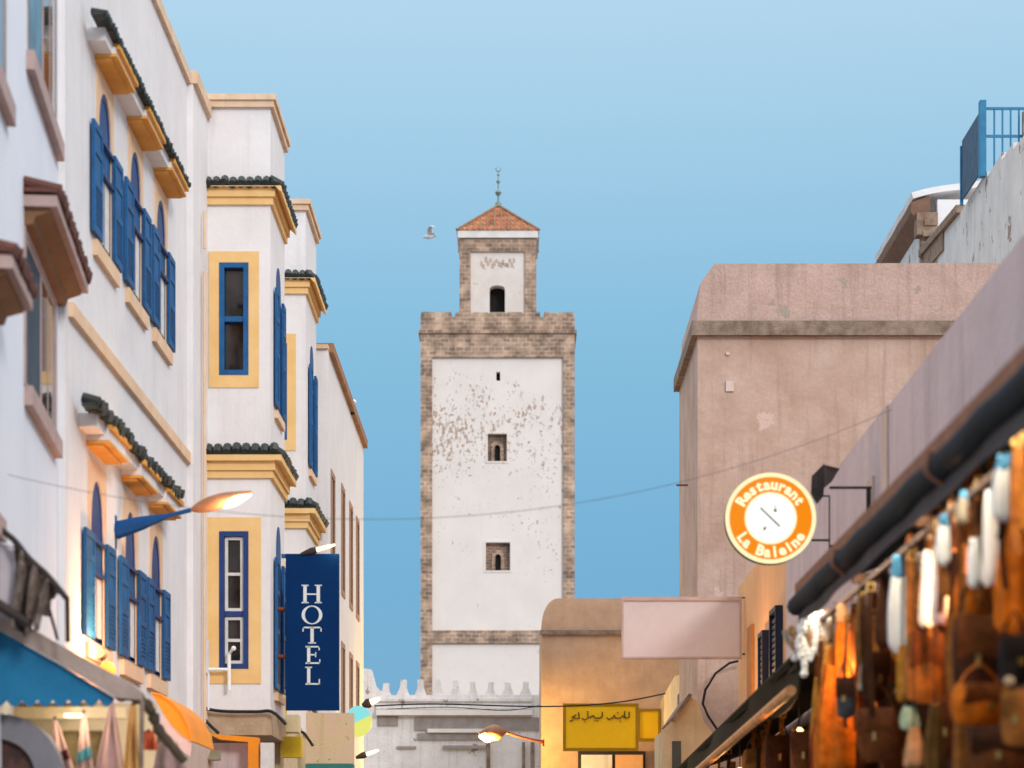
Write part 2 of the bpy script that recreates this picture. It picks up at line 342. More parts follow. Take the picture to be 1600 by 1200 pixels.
# ------------------------------------------------------------------ HOTEL
hotel = thing('hotel_building', (-4.3, 22, 0), 'white hotel with ochre trim, green tile canopies and blue shuttered arched windows', 'building')
ML = frame((-4.3, 0, 0), (0, 1, 0), (1, 0, 0))
UP = [(15480/(810-p)) for p in (163, 211, 251)]; LO = [(15480/(810-p)) for p in (151, 203, 243)]
HW = .36
wall = MB(ML); wall.box(21.72, 38.6, -6, 0, 0, 11.85); wall.box(29.9, 31.3, 0, .08, 3.6, 11.85)
wall = wall.build('wall', WHITE, hotel)
cc = MB(ML)
for u in UP: arch_cut(cc, u, HW, 8.05, 9.15, 9.68)
for u in LO: arch_cut(cc, u, HW, 3.95, 4.99, 5.60)
cut(wall, cc)
for u in UP: arched_window(hotel, ML, u, HW, 8.05, 9.15, 9.68)
for u in LO: arched_window(hotel, ML, u, HW, 3.95, 4.99, 5.60)
canopy(hotel, ML, 22.62, 28.35, 10.06, [(u-.56, u+.52) for u in UP], 9.86)
canopy(hotel, ML, 22.15, 27.65, 6.12, [(u-.56, u+.52) for u in LO], 5.86, fat=1.7, jit=.03)
s = MB(ML); s.box(22.0, 31.29, 0, .05, 6.92, 7.06); s.build('string_course', PEACH, hotel)
s = MB(ML); s.box(21.72, 29.88, -.3, .05, 11.852, 12.0); s.box(29.885, 31.25, -.3, .14, 11.852, 12.02); s.build('coping', COPE, hotel)
s = MB(ML); s.tube([(30.6, .13, 3.6), (30.6, .13, 9.6)], .022, 8); s.tube([(30.6, .13, 9.9), (30.6, .13, 10.4)], .02, 8); s.build('pipe', PEACH, hotel, True)
s = MB(ML); s.box(30.9, 31.2, .08, .11, 4.3, 4.75); s.tube([(31.0, .13, 4.3), (31.0, .13, 3.8)], .015, 6); s.build('meter_box', WHITE2, hotel)

def bay(Y0, Y1, dz=0, first=True):
    x0, x1 = -4.298, -3.37
    b = MB(); b.box(x0, x1, Y0, Y1, 3.82, 12.0+dz); b.bevel(.03)
    b = b.build('bay', WHITE, hotel)
    # front windows
    fz = ((8.20, 10.05, 8.37, 9.90), (4.18, 6.44, 4.38, 6.25))
    MF = frame((0, Y0, 0), (1, 0, 0), (0, -1, 0))
    xc = -3.865
    c = MB(MF)
    for _, _, a, z in fz: c.box(xc-.20, xc+.20, -.15, .3, a, z)
    cut(b, c)
    for k, (s0, s1, a, z) in enumerate(fz):
        su = MB(MF); hw = .34 if k == 0 else .41
        ox = 0 if k == 0 else -.04
        su.ring(rect(xc+ox-hw, xc+ox+hw, s0+dz, s1+dz), rect(xc-.20, xc+.20, a+dz, z+dz), 1, .002, .014); su.build('surround', OCHRE, b)
        fr = MB(MF); fr.ring(rect(xc-.198, xc+.198, a+.002+dz, z-.002+dz), rect(xc-.13, xc+.13, a+.07+dz, z-.07+dz), 1, -.08, .02)
        mid = a+(z-a)*(.50 if k == 0 else .40)+dz; fr.box(xc-.13, xc+.13, -.08, .0, mid-.035, mid+.035); fr.build('window_frame', BLUE if k == 0 else DBLUE, b)
        if k:
            sa = MB(MF)
            for p0, p1 in ((a+.075+dz, mid-.04), (mid+.04, z-.075+dz)):
                sa.ring(rect(xc-.125, xc+.125, p0, p1), rect(xc-.085, xc+.085, p0+.04, p1-.04), 1, -.07, -.02)
                m_ = (p0+p1)/2; sa.box(xc-.085, xc+.085, -.07, -.025, m_-.02, m_+.02)
            sa.build('sash', CURT, b)
        pn = MB(MF); pn.box(xc-.135, xc+.135, -.11, -.085, a+.05+dz, z-.05+dz); pn.build('pane', DARKGL, b)
    # cornices with tiles
    for zt, zb in ((10.93, 10.68), (7.29, 6.97)):
        zt += dz; zb += dz; fat = 1.0 if zt > 10 else 1.15
        co = MB()
        co.box(x0, x1+.04, Y0-.04, Y1+.04, zb, zb+.10); co.box(x0, x1+.07, Y0-.07, Y1+.07, zb+.101, zb+.22)
        pr = [(x1+.07, zb+.221), (x1+.07, zb+.23), (x1+.16, zt-.10), (x1+.16, zt-.02), (x0, zt-.02), (x0, zb+.221)]
        co.prism(pr, 1, Y0-.13, Y1+.13)
        co.build('cornice', OCHRE, b)
        tiles(MF, x0+.03, x1+.12, .14, zt, .10*fat, .105*fat, TILE, b, 'roof_tiles', .012)
        tiles(frame((x1, 0, 0), (0, 1, 0), (1, 0, 0)), Y0-.1, Y1+.1, .17, zt, .10*fat, .105*fat, TILE, b, 'roof_tiles', .012)
    # side windows with shutters
    MS = frame((x1, 0, 0), (0, 1, 0), (1, 0, 0)); yc = Y0+1.0
    for z0, zs, zt in ((8.05, 9.66, 10.08), (4.15, 5.95, 6.46)):
        z0 += dz; zs += dz; zt += dz
        f = MB(MS); f.prism(arch(yc-.27, yc+.27, z0, zs, zt), 1, .002, .012); f.build('arched_pane', DBLUE, b)
        shutter(b, MS, yc-.27-.36, yc-.27, .02, z0, zs); shutter(b, MS, yc+.27, yc+.27+.33, .02, z0, zs)
        f = MB(MS); f.box(yc-.5, yc+.5, 0, .05, z0-.16, z0-.05); f.build('sill', PEACH, b)
    cp = MB(); cp.box(x0, x1+.05, Y0-.05, Y1+.05, 12.002+dz, 12.09+dz); cp.box(x0, x1+.08, Y0-.08, Y1+.08, 12.092+dz, 12.17+dz); cp.build('coping', COPE, b)
    return b
bay(31.3, 33.2)
bay(36.5, 38.4, .1)
s = MB(); s.box(-4.298, -3.35, 31.27, 33.2, 3.48, 3.815); s.build('stone_base', mat('sandstone_base', (.50, .38, .26), (.40, .30, .20), 4, streak=.3, bump=.5), hotel)
s = MB(); s.box(-4.298, -3.42, 33.0, 38.5, 2.8, 3.9); s.build('ground_floor', CREAM, hotel)
s = MB(); s.box(-4.298, -4.1, 22.5, 31.2, 0, 3.3); s.build('ground_floor', BEIGE, hotel)

# ------------------------------------------------------------------ NEIGHBOUR (near left), its wall slightly turned
d = Vector((-.097, 1, 0)).normalized(); nrm = Vector((d.y, -d.x, 0))
c0 = Vector((-4.3, 21.7, 0))
nb = thing('corner_house', c0, 'cool white house at the left edge with brown tiled hoods over tall dark windows', 'building')
MN = frame(c0, -d, nrm)          # u runs from the far corner towards the camera
def un(px): return (21.7-7906/(461-px))/d.y
wall = MB(MN); wall.box(0, 14, -6, 0, 0, 15); wall = wall.build('wall', WHITE2, nb)
WN = [(un(85), un(39), 5.56, 6.80), (un(88), un(42), 8.33, 10.4), (un(9), un(-40), 7.45, 9.6), (un(-6), un(-50), 4.2, 5.55)]
cc = MB(MN)
for a, b, z0, z1 in WN: cc.box(a, b, -.2, .3, z0, z1)
cut(wall, cc)
for k, (a, b, z0, z1) in enumerate(WN):
    f = MB(MN); f.ring(rect(a, b, z0, z1), rect(a+.07, b-.07, z0+.05, z1-.05), 1, -.03, .006)
    m_ = (a+b)/2; f.box(m_-.06, m_+.06, -.03, .006, z0+.05, z1-.05)
    for q in ((a+m_)/2,): f.box(q-.03, q+.03, -.03, .004, z0+.05, z1-.05)
    w = f.build('window', FRAMEP, nb)
    p = MB(MN); p.box(a+.02, m_, -.10, .001, z0+.03, z1-.03); p.build('pane', DARKGL if k == 0 else DARKGL, w)
    p = MB(MN); p.box(m_+.001, b-.02, -.098, .001, z0+.03, z1-.03); p.build('pane', BLUEGL if k in (0, 3) else SKYGL, w)
    s = MB(MN); s.box(a-.06, b+.06, 0, .07, z0-.16, z0-.002); s.build('sill', FRAMEP, w)
    if k in (0,):
        s = MB(MN); s.ring(rect(a-.10, b+.10, z0, z1+.05), rect(a, b, z0, z1), 1, 0, .012); s.build('architrave', FRAMEP, w)
def hood(u0, u1, z0, z1):
    """brown stepped hood with maroon tiles"""
    h = MB(MN); h.box(u0, u1, 0, .27, z1-.13, z1-.04); h = h.build('window_hood', FRAMEP, nb)
    k = MB(MN)
    pr = [(0, z0), (.07, z0+.01), (.09, z0+.07), (.21, z1-.155), (.21, z1-.132), (0, z1-.132)]
    k.prism(pr, 0, u0+.05, u1-.05); k.build('soffit', BROWNP, h)
    tiles(MN, u0-.03, u1+.03, .30, z1, .07, .09, RTILE, h, 'roof_tiles', .01)
hood(un(92), un(37)+.02, 6.86, 7.13)
hood(un(-7), un(-43), 5.60, 5.86)
s = MB(MN); s.box(.02, .30, .0, .06, 0, 15); s.build('pilaster', WHITE, nb)

# ------------------------------------------------------------------ white house behind the hotel
h3 = thing('plain_white_house', (-3.2, 38.66, 0), 'plain white house behind the hotel with brown roof edge and narrow brown windows', 'building')
b = MB(); b.box(-8, -3.2, 38.66, 47.6, 0, 10.4)
b = b.build('wall', WHITE, h3)
MH = frame((-3.2, 0, 0), (0, 1, 0), (1, 0, 0))
cc = MB(MH)
W3 = [(39.3, 6.7, 8.45), (41.6, 6.7, 8.6), (43.6, 6.7, 8.6), (45.4, 6.7, 8.6), (41.6, 4.4, 5.75), (43.6, 4.4, 5.75), (45.4, 4.4, 5.75)]
for u, z0, z1 in W3: cc.box(u, u+.75, -.15, .2, z0, z1)
cut(b, cc)
for u, z0, z1 in W3:
    f = MB(MH); f.ring(rect(u-.04, u+.79, z0-.05, z1+.05), rect(u+.05, u+.70, z0+.05, z1-.05), 1, .002, .018); f.box(u+.35, u+.40, -.04, .01, z0, z1)
    w = f.build('window', mat('brown_window_frame', (.42, .26, .18), None, 5), h3); p = MB(MH); p.box(u+.02, u+.73, -.05, -.01, z0+.02, z1-.02); p.build('pane', DARKGL, w)
s = MB(); s.box(-3.42, -3.12, 38.9, 47.7, 10.402, 10.56); s.build('coping', mat('brown_coping', (.42, .22, .12), (.28, .15, .09), 4, bump=.4), h3)
s = MB(); s.box(-8, -3.19, 38.6, 38.88, 10.402, 10.47); s.build('coping', COPE, h3)

# ------------------------------------------------------------------ MINARET
mY = 81.0
def MP(px, py, Y=mY): return P(px, py, Y)
mx0, mx1 = MP(657, 0).x, MP(898, 0).x; mcx = (mx0+mx1)/2; mw = mx1-mx0
def mz(py, Y=mY): return CZ+(HY-py)*Y/F
mn = thing('minaret', (mcx, mY+mw/2, 0), 'tall square minaret of stone and white render with small tiled turret', 'tower')
MM = frame((0, mY, 0), (1, 0, 0), (0, -1, 0))
b = MB(); b.box(mx0, mx1, mY, mY+mw, 0, mz(518))
b = b.build('shaft', STONE, mn)
c = MB(MM)
pa0, pa1 = MP(675, 0).x, MP(880, 0).x
c.box(pa0, pa1, -.7, .3, mz(985), mz(558)); c.box(pa0, pa1, -.7, .3, 2, mz(1005))
cut(b, c)
pn = MB(MM); pn.box(pa0+.002, pa1-.002, -.5, -.09, mz(985)+.002, mz(558)-.002); pn = pn.build('render_panel', MWHITE, mn)
wins = ((762, 792, 677, 720), (759, 797, 847, 891))
c = MB(MM)
for x0, x1, y0, y1 in wins: c.box(MP(x0, 0).x, MP(x1, 0).x, -.6, .3, mz(y1), mz(y0))
c.box(MP(775.5, 0).x, MP(781.5, 0).x, -.4, .3, mz(594), mz(580))
cut(pn, c)
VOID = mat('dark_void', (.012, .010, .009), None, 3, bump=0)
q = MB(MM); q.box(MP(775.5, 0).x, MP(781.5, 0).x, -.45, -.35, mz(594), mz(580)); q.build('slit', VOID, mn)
for x0, x1, y0, y1 in wins:
    a0, a1, z0, z1 = MP(x0, 0).x, MP(x1, 0).x, mz(y1), mz(y0); cxm = (a0+a1)/2
    w = MB(MM); w.box(a0+.002, a1-.002, -.34, -.26, z0+.002, z1-.002)
    w = w.build('window', STONE2, mn)
    c = MB(MM); c.prism(arch(cxm-.09, cxm+.09, z0+.03, z0+.45, z0+.60), 1, -.6, .3)
    q = MB(MM); q.ring(arch(cxm-.22, cxm+.22, z0+.01, z0+.48, z0+.74), arch(cxm-.11, cxm+.11, z0+.02, z0+.45, z0+.60), 1, -.26, -.21); q.build('arch', STONE, w)
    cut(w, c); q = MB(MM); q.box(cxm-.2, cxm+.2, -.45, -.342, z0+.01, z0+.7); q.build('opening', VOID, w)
    q = MB(MM); q.ring(rect(a0-.06, a1+.06, z0-.06, z1+.06), rect(a0, a1, z0, z1), 1, -.089, -.07); q.build('trim', MWHITE, w)
pn = MB(MM); pn.box(pa0+.002, pa1-.002, -.5, -.09, 2.01, mz(1005)-.002); pn.build('render_panel', MWHITE, mn)
# cornice and parapet
e = MB(); e.box(mx0-.07, mx1+.07, mY-.07, mY+mw+.07, mz(521), mz(516)); e.build('cornice', STONE, mn)
pz0, pz1 = mz(516)+.002, mz(487)
pp = MB(); t = .35
mer = 9; gapc = {1: 0}
for side in range(4):
    Ms = Matrix.Translation((mcx, mY+mw/2, 0)) @ Matrix.Rotation(side*math.pi/2, 4, 'Z')
    pp.M = Ms; hw = mw/2
    lo = -hw+(.002 if side % 2 else 0)
    pp.box(-hw+(t if side % 2 else 0), hw-(t if side % 2 else 0), -hw, -hw+t, pz0, pz0+.47)
    step = mw/mer
    for i in range(mer):
        a0 = -hw+i*step+.012; a1 = -hw+(i+1)*step-.012
        if i in (1, 7): a1 -= .10 if i == 1 else 0; a0 += .10 if i == 7 else 0
        if side % 2 and i in (0, mer-1): continue
        sl = .06
        pp.prism([(a0+.0, pz0+.472), (a1-.0, pz0+.472), (a1-.0, pz1-.06), (a1-.02, pz1-random.uniform(0, .03)), (a0+.02, pz1-random.uniform(0, .03)), (a0+.0, pz1-.07)], 1, -hw, -hw+t)
pp.M = IDM; pp.build('parapet', STONE, mn)
# turret
tY = 82.35; sT = F/tY
def tx(px): return (px-VX)*tY/F
def tz(py): return CZ+(HY-py)*tY/F
b = MB(); tw = tx(838)-tx(718); b.box(tx(718), tx(838), tY, tY+tw, mz(518)-.05, tz(373)); b = b.build('turret', STONE, mn)
MT = frame((0, tY, 0), (1, 0, 0), (0, -1, 0))
c = MB(MT); c.box(tx(735), tx(820), -.7, .3, tz(490), tz(393)); cut(b, c)
q = MB(MT); q.box(tx(735)+.002, tx(820)-.002, -.5, -.07, tz(490), tz(393)-.002); q = q.build('render_panel', mat('turret_limewash', (.77, .71, .67), (.70, .62, .57), 2, bump=.2, spot=(5, .67), spotcol=(.45, .33, .27)), b)
c = MB(MT); dx = (tx(765), tx(789)); c.prism(arch(dx[0], dx[1], tz(489), tz(452), tz(445), 12, .8), 1, -.65, .3); cut(q, c)
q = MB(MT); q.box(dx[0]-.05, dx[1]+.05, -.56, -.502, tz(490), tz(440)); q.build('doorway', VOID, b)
q = MB(MT)   # worn relief inscription ring of plaster patches
for i in range(16):
    x = tx(752)+(tx(803)-tx(752))*i/15; z = tz(411)+random.uniform(-.12, .12)
    q.box(x-.03, x+.03+random.random()*.05, -.07, -.055, z-.06, z+.05+random.random()*.09)
q.build('relief_pattern', mat('worn_relief', (.56, .43, .36), None, 6), b)
e = MB(); e.box(tx(715), tx(841), tY-.08, tY+tw+.08, tz(372), tz(361)); e.bevel(.02); e.build('cornice', mat('white_cornice_paint', (.80, .76, .74), None, 2), b)
apx = (tx(718)+tx(838))/2; apy = tY+tw/2
r = MB(); ov = .10; base = [(tx(718)-ov, tY-ov), (tx(838)+ov, tY-ov), (tx(838)+ov, tY+tw+ov), (tx(718)-ov, tY+tw+ov)]
zb = tz(361)+.002; za = zb+1.30
top = r.v((apx, apy, za)); bs = [r.v((x, y, zb)) for x, y in base]; r.bm.faces.new(bs)
for i in range(4): r.bm.faces.new([bs[i], bs[(i+1) % 4], top])
rf = r.build('pyramid_roof', RCLAY, mn)
r = MB()
for i in range(4):
    r.tube([(base[i][0], base[i][1], zb+.02), (apx, apy, za+.02)], .05, 6)
for i in range(12):      # tile rolls on the two front slopes
    k = (i+.5)/12; p0 = Vector((base[0][0]+(base[1][0]-base[0][0])*k, base[0][1], zb+.015)); tt = 1-abs(2*k-1)
    p1 = Vector((p0.x, base[0][1]+(apy-base[0][1])*tt, zb+(za-zb)*tt+.0)); r.tube([p0, p1], .028, 6)
    p0 = Vector((base[0][0], base[0][1]+(base[3][1]-base[0][1])*k, zb+.015)); p1 = Vector((base[0][0]+(apx-base[0][0])*tt, p0.y, zb+(za-zb)*tt)); r.tube([p0, p1], .028, 6)
r.build('ridge_tiles', mat('clay_ridge', (.36, .20, .12), (.24, .15, .10), 6, bump=.4), rf, True)
fn = MB(); z = za-.05
fn.lathe((apx, apy, z), [(.12, 0), (.10, .15), (.03, .22), (.03, .40), (.07, .44), (.12, .52), (.07, .60), (.02, .64), (.02, .85), (.06, .89), (.07, .94), (.03, .99), (.015, 1.02), (.015, 1.12), (.04, 1.16), (.04, 1.19), (.01, 1.22), (.01, 1.30)], 12)
fn.build('finial', mat('verdigris_copper', (.22, .30, .25), (.12, .17, .15), 8, rough=.6), mn, True)
fn = MB(MT)
cp_ = [(apx+.09*math.cos(a), z+1.40+.09*math.sin(a)) for a in [R(-60+k*30) for k in range(-1, 9)]]
fn.tube([(x, -tw/2, zz) for x, zz in [(apx+.085*math.cos(R(a)), z+1.38+.085*math.sin(R(a))) for a in range(-240, 61, 25)]], [.006, .01, .014, .018, .02, .021, .021, .02, .018, .014, .01, .007, .005], 6)
fn.build('crescent', MATS['verdigris_copper'], mn, True)

# seagull
g = thing('seagull', P(669, 370, 70), 'white seagull with grey wings flying left of the minaret turret', 'bird')
p = P(669, 370, 70); q = MB(); q.tube([p+Vector(v) for v in ((-.17, 0, -.03), (-.14, 0, -.02), (-.08, 0, 0), (0, 0, .0), (.10, 0, -.0), (.2, 0, .015))], [.012, .035, .045, .07, .05, .015], 10)
def wing(s):
    def fn_(a, b_):
        y = s*a*.55; return p+Vector((-.03+b_*.16*(1-.7*a)+.22*a*a, y, .05+.16*math.sin(a*2.6)+.02*math.sin(b_*3)))
    return fn_
for s_ in (1, -1): q.sheet(wing(s_), 8, 3, .02)
q.build('body', mat('gull_feathers', (.75, .75, .76), (.45, .46, .5), 9), g, True)

# ------------------------------------------------------------------ crenellated wall
cw = thing('crenellated_wall', (-1.7, 60, 0), 'grey whitewashed rampart with a row of pointed merlons below the minaret', 'wall')
k60 = 60/F
def wx(px): return (px-VX)*k60
def wz(py): return CZ+(HY-py)*k60
b = MB(); b.box(wx(540), wx(900), 60, 61.2, 0, wz(1086)); b.build('wall', GREYST, cw)
m_ = MB()
for i in range(-1, 10):
    cx = wx(602+27.4*i); h = .40*random.uniform(.82, 1.1); w = .155*random.uniform(.85, 1.1)
    ty = random.uniform(-.02, .02)
    m_.prism([(cx-w*1.1, wz(1087)), (cx+w*1.1, wz(1087)), (cx+w*.75, wz(1087)+h*.3), (cx+w*.5, wz(1087)+h*.55), (cx+.07+ty, wz(1087)+h), (cx-.07+ty, wz(1087)+h*.98), (cx-w*.5, wz(1087)+h*.5), (cx-w*.8, wz(1087)+h*.25)], 1, 60.05, 60.5)
cx = wx(574); m_.prism([(cx-.4, wz(1086)), (cx+.45, wz(1086)), (cx+.2, wz(1070)), (cx+.1, wz(1046)), (cx-.1, wz(1044)), (cx-.2, wz(1066))], 1, 60.02, 60.6)
m_.build('merlons', GREYST, cw)
for y0, y1, o_, mm in ((1108, 1100, .10, GREYST), (1118, 1109, .16, MATS['white_cornice_paint']), (1096, 1092, .07, GREYST)):
    q = MB(); q.box(wx(588), wx(832), 60-o_, 59.999, wz(y0), wz(y1)); q.build('ledge', mm, cw)
q = MB(); q.box(wx(648), wx(850), 59.95, 59.998, wz(1141), wz(1121)); q.box(wx(590), wx(622), 59.96, 59.998, wz(1134), wz(1119)); q.build('darker_band', GREYDK, cw)  # bands in a darker grey than the wall
q = MB(); q.box(wx(668), wx(770), 59.88, 59.949, wz(1145), wz(1139)); q.build('ledge', MATS['white_cornice_paint'], cw)
q = MB(); q.box(wx(652), wx(772), 59.94, 59.998, wz(1156), wz(1146)); q.box(wx(620), wx(650), 59.95, 59.998, wz(1170), wz(1166)); q.box(wx(692), wx(760), 59.9, 59.998, wz(1170), wz(1165)); q.build('darker_band', GREYDK, cw)
q = MB(); q.tube([(wx(763), 59.9, wz(1160)), (wx(763), 59.9, .1)], .05, 8); q.tube([(wx(818), 59.9, wz(1160)), (wx(818), 59.9, .1)], .04, 8); q.tube([(wx(832), 59.9, wz(1160)), (wx(832), 59.9, .1)], .05, 8); q.build('pipe', BAND, cw, True)

# ------------------------------------------------------------------ low tan house with rounded shoulder
k50 = 50/F
def lx(px): return (px-VX)*k50
def lz(py): return CZ+(HY-py)*k50
lt = thing('tan_house', (2, 50, 0), 'low tan plaster house with a rounded corner parapet in front of the minaret', 'building')
r_ = .36; x0 = lx(846); zt = lz(935)
pr = [(x0, 0), (lx(1075), 0), (lx(1075), zt)]
for i in range(9):
    a = R(90+i*90/8); pr.append((x0+r_+r_*math.cos(a), zt-.62+.62*math.sin(a)))
b = MB(); b.prism(pr, 1, 50, 55); b.bevel(.04); b.build('wall', TANPL, lt)
q = MB(); q.box(x0-.03, lx(1075), 49.93, 49.998, lz(992), lz(985)); q.build('string_course', BAND, lt)
q = MB(); q.box(lx(903), lx(1008), 49.9, 49.998, lz(1210), lz(1174)); sh = q.build('shopfront', IRON, lt)
q = MB(); q.box(lx(908), lx(956), 49.85, 49.899, lz(1210), lz(1180)); q.build('glazing', GREYST, sh)
q = MB(); q.box(lx(961), lx(1004), 49.84, 49.899, lz(1210), lz(1180)); q.build('poster_panel', ORPL, sh)

# ------------------------------------------------------------------ big pink-brown building
bb = thing('brown_building', (3.0, 38, 0), 'large windowless pink-brown building with a dark weathered band under its parapet', 'building')
X0 = 2.955
b = MB(); b.box(X0, 10.5, 38, 42.3, 0, 10.46); b.bevel(.05); b.build('wall', PINKBR, bb)
b = MB(); b.prism([(X0-.02, 10.70), (X0+.05, 11.35), (X0+.10, 11.42), (X0+.28, 11.66), (10.5, 11.68), (10.5, 10.70)], 1, 38.0, 42.3); b.build('parapet', mat('stained_parapet_plaster', (.60, .43, .38), (.46, .32, .27), 1.8, streak=.6, bump=.6, spot=(2.6, .60), spotcol=(.38, .32, .27), fine=.45), bb)
b = MB(); b.box(X0-.10, 10.5, 37.90, 42.4, 10.462, 10.698); b.bevel(.03); b.build('band', BAND, bb)
q = MB(); q.box(3.42, 3.55, 37.97, 37.999, 9.55, 9.72); q.box(3.42, 3.48, 37.97, 37.999, 10.15, 10.2); q.build('plaster_patch', mat('pale_patch', (.64, .52, .48), None, 6), bb)

# white terrace house top right
th = thing('terrace_house', (9.2, 44, 0), 'peeling white house with stepped parapet beyond the brown building at top right', 'building')
pts = [(41.6, 14.95), (42.6, 15.0), (42.6, 15.12), (43.6, 15.10), (43.6, 15.25), (45, 15.2), (45.0, 15.32), (46.9, 15.3), (47.7, 15.28), (52.2, 15.55)]
b = MB(); b.prism([(41.6, 0)]+pts+[(52.2, 0)], 0, 9.15, 14); b.build('wall', WHITE3, th)
q = MB(); q.prism([(47.7, 15.29), (52.2, 15.56), (52.2, 15.72), (47.7, 15.45)], 0, 9.06, 9.4); q.prism([(49.5, 15.0), (52.2, 15.15), (52.2, 15.55), (49.5, 15.39)], 0, 9.11, 9.149); q.build('wooden_edge', mat('weathered_wood_edge', (.20, .12, .08), (.36, .27, .2), 6, bump=.6), th)
q = MB(); q.box(9.142, 9.149, 50.3, 50.8, 13.5, 15.1); q.build('bare_strip', mat('bare_render', (.36, .27, .22), None, 4), th)
pv = thing('roof_pavilion', (9.1, 52, 0), 'white rooftop room with a brown wooden eave rising above the brown building', 'building')
b = MB(); b.box(9.12, 13, 52.3, 57.8, 0, 16.45); b.build('wall', WHITE3, pv)
q = MB(); q.prism([(8.86, 16.52), (8.86, 16.75), (9.3, 16.9), (9.3, 16.3), (9.12, 16.2)], 1, 52.0, 57.6); q.build('eave', mat('brown_eave_wood', (.24, .13, .085), (.15, .09, .06), 5, bump=.5), pv)
q = MB(); q.box(8.98, 9.45, 51.9, 52.29, 16.0, 16.5)
for k in range(5): q.box(9.02+.03*k, 9.42, 51.86, 51.899, 15.2+.25*k, 15.2+.25*k+.13)
q.box(9.1, 9.4, 52.0, 52.299, 14.9, 16.0); q.build('corbel', MATS['weathered_wood_edge'], pv)
q = MB(); q.sheet(lambda a, b_: (8.9+a*2.6, 52.05+b_*5.4, 16.92+.35*math.sin(a*1.6)+.02*math.sin(b_*20+a*9)), 12, 8, .14); q.box(9.45, 10.3, 51.95, 52.28, 15.4, 16.8); q.build('roof', WHITE, pv)
rl = thing('terrace_railing', (9.4, 45, 15.3), 'blue metal terrace railing with solid side panel at the top right', 'railing')
BLM = mat('bright_blue_metal', (.02, .20, .38), (.015, .15, .30), 4, rough=.45)
q = MB()
for zz in (16.52, 15.98): q.box(9.10, 12, 44.98, 45.03, zz, zz+.045)
for i in range(18): q.box(9.28+i*.16, 9.31+i*.16, 44.985, 45.02, 15.3, 16.52)
q.build('bars', BLM, rl)
q = MB(); q.box(9.0, 9.12, 44.9, 45.08, 15.2, 16.68); q.build('post', BLM, rl); q = MB(); q.box(8.99, 9.05, 46.85, 46.92, 15.2, 16.4); q.build('post', BLM, rl)
q = MB(); q.box(9.02, 9.05, 45.081, 46.849, 15.3, 16.5); q.build('side_panel', mat('slate_blue_panel', (.07, .14, .22), (.05, .09, .15), 4), rl)
q = MB(); q.box(9.83, 9.95, 44.88, 44.979, 15.95, 16.45); q.build('chimney_block', BAND, rl)

# ------------------------------------------------------------------ right row of houses (X = 3.4)
MR = frame((3.4, 0, 0), (0, 1, 0), (-1, 0, 0))
def row(name, u0, u1, zt, m, label, top=None):
    t = thing(name, (3.4, u0, 0), label, 'building')
    b = MB(MR); b.box(u0, u1, -6 if u1 < 36 else -4, 0, 0, zt); b.build('wall', m, t); return t
row('lavender_house', 6, 21.1, 5.9, LAV, 'blurred lavender-grey house wall nearest on the right above the stall')
r2 = row('mauve_house', 21.11, 29.3, 5.93, LAV, 'mauve house wall with pale vertical strips behind the round lit sign')
q = MB(MR); q.box(21.15, 21.45, .002, .02, 0, 5.9); q.box(22.0, 22.35, .002, .018, 0, 5.4); q.build('pilaster', BEIGE, r2)
r3 = row('apricot_house', 29.31, 35.6, 6.02, ORPL, 'house wall with its lamp light painted in as apricot beside the blank sign')
q = MB(MR); q.box(33.2, 33.9, .002, .04, 3.0, 5.2); q.build('door_recess', mat('deep_orange_reveal', (.50, .22, .07), None, 4), r3)
def shut2(u, z0, z1, w, lab):
    t = thing('window_shutter', (3.3, u, z0), lab, 'shutter', 'dark shutters on the apricot house')
    q = MB(MR); q.ring(rect(u, u+w, z0, z1), rect(u+.06, u+w-.06, z0+.06, z1-.06), 1, .003, .10); q.build('shutter_frame', mat('navy_wood', (.012, .018, .045), None, 6, rough=.5), t)
    q = MB(MR)
    for k in range(int((z1-z0-.12)/.08)): q.box(u+.06, u+w-.06, .03, .07, z0+.07+k*.08, z0+.12+k*.08)
    q.box(u+.055, u+w-.055, .01, .03, z0+.05, z1-.05); q.build('louvres', MATS['navy_wood'], t)
shut2(29.6, 3.6, 5.05, .75, 'dark navy louvred shutter nearer the stall awning on the apricot wall')
shut2(31.2, 3.5, 4.9, .6, 'narrow dark louvred shutter farther along the apricot wall')
# small cream house beyond
ch = thing('cream_house', (3.05, 42.4, 0), 'narrow cream house with two slit windows between the yellow signs and the brown building', 'building')
b = MB(); b.prism([(42.45, 0), (42.45, 5.3), (45.0, 5.45), (49.5, 5.3), (49.5, 0)], 0, 3.05, 4.5); b.build('wall', CREAM, ch)
q = MB(frame((3.05, 0, 0), (0, 1, 0), (-1, 0, 0)))
for u in (46.6, 48.3): q.box(u, u+.5, .002, .02, 2.9, 4.1)
q.box(43.4, 43.9, .002, .02, 4.2, 5.0); q.build('window', mat('grey_green_window', (.09, .10, .09), None, 4), ch)
# lean-to roof
ln = thing('lean_to', (2.9, 36, 0), 'low weathered lean-to with a sloping tiled roof at the foot of the brown building', 'shed')
yl = 35.4; lp = lambda x, y: (P(x, 0, yl).x, P(0, y, yl).z)
q = MB(); q.prism([lp(1036, 1330), lp(1036, 1140), lp(1052, 1124), lp(1078, 1088), lp(1090, 1096), lp(1100, 1128), lp(1125, 1160), lp(1130, 1330)], 1, yl, 37.6); q.build('wall', CREAM, ln)
q = MB(); q.prism([lp(1048, 1124), lp(1076, 1084), lp(1081, 1087), lp(1054, 1128)], 1, yl-.12, 37.7); q.build('roof_edge', BAND, ln)
q = MB(); q.box(lp(1050, 0)[0], lp(1064, 0)[0], yl-.02, yl-.002, lp(0, 1250)[1], lp(0, 1158)[1]); q.build('door', MATS['grey_green_window'] if 'grey_green_window' in MATS else BAND, ln)

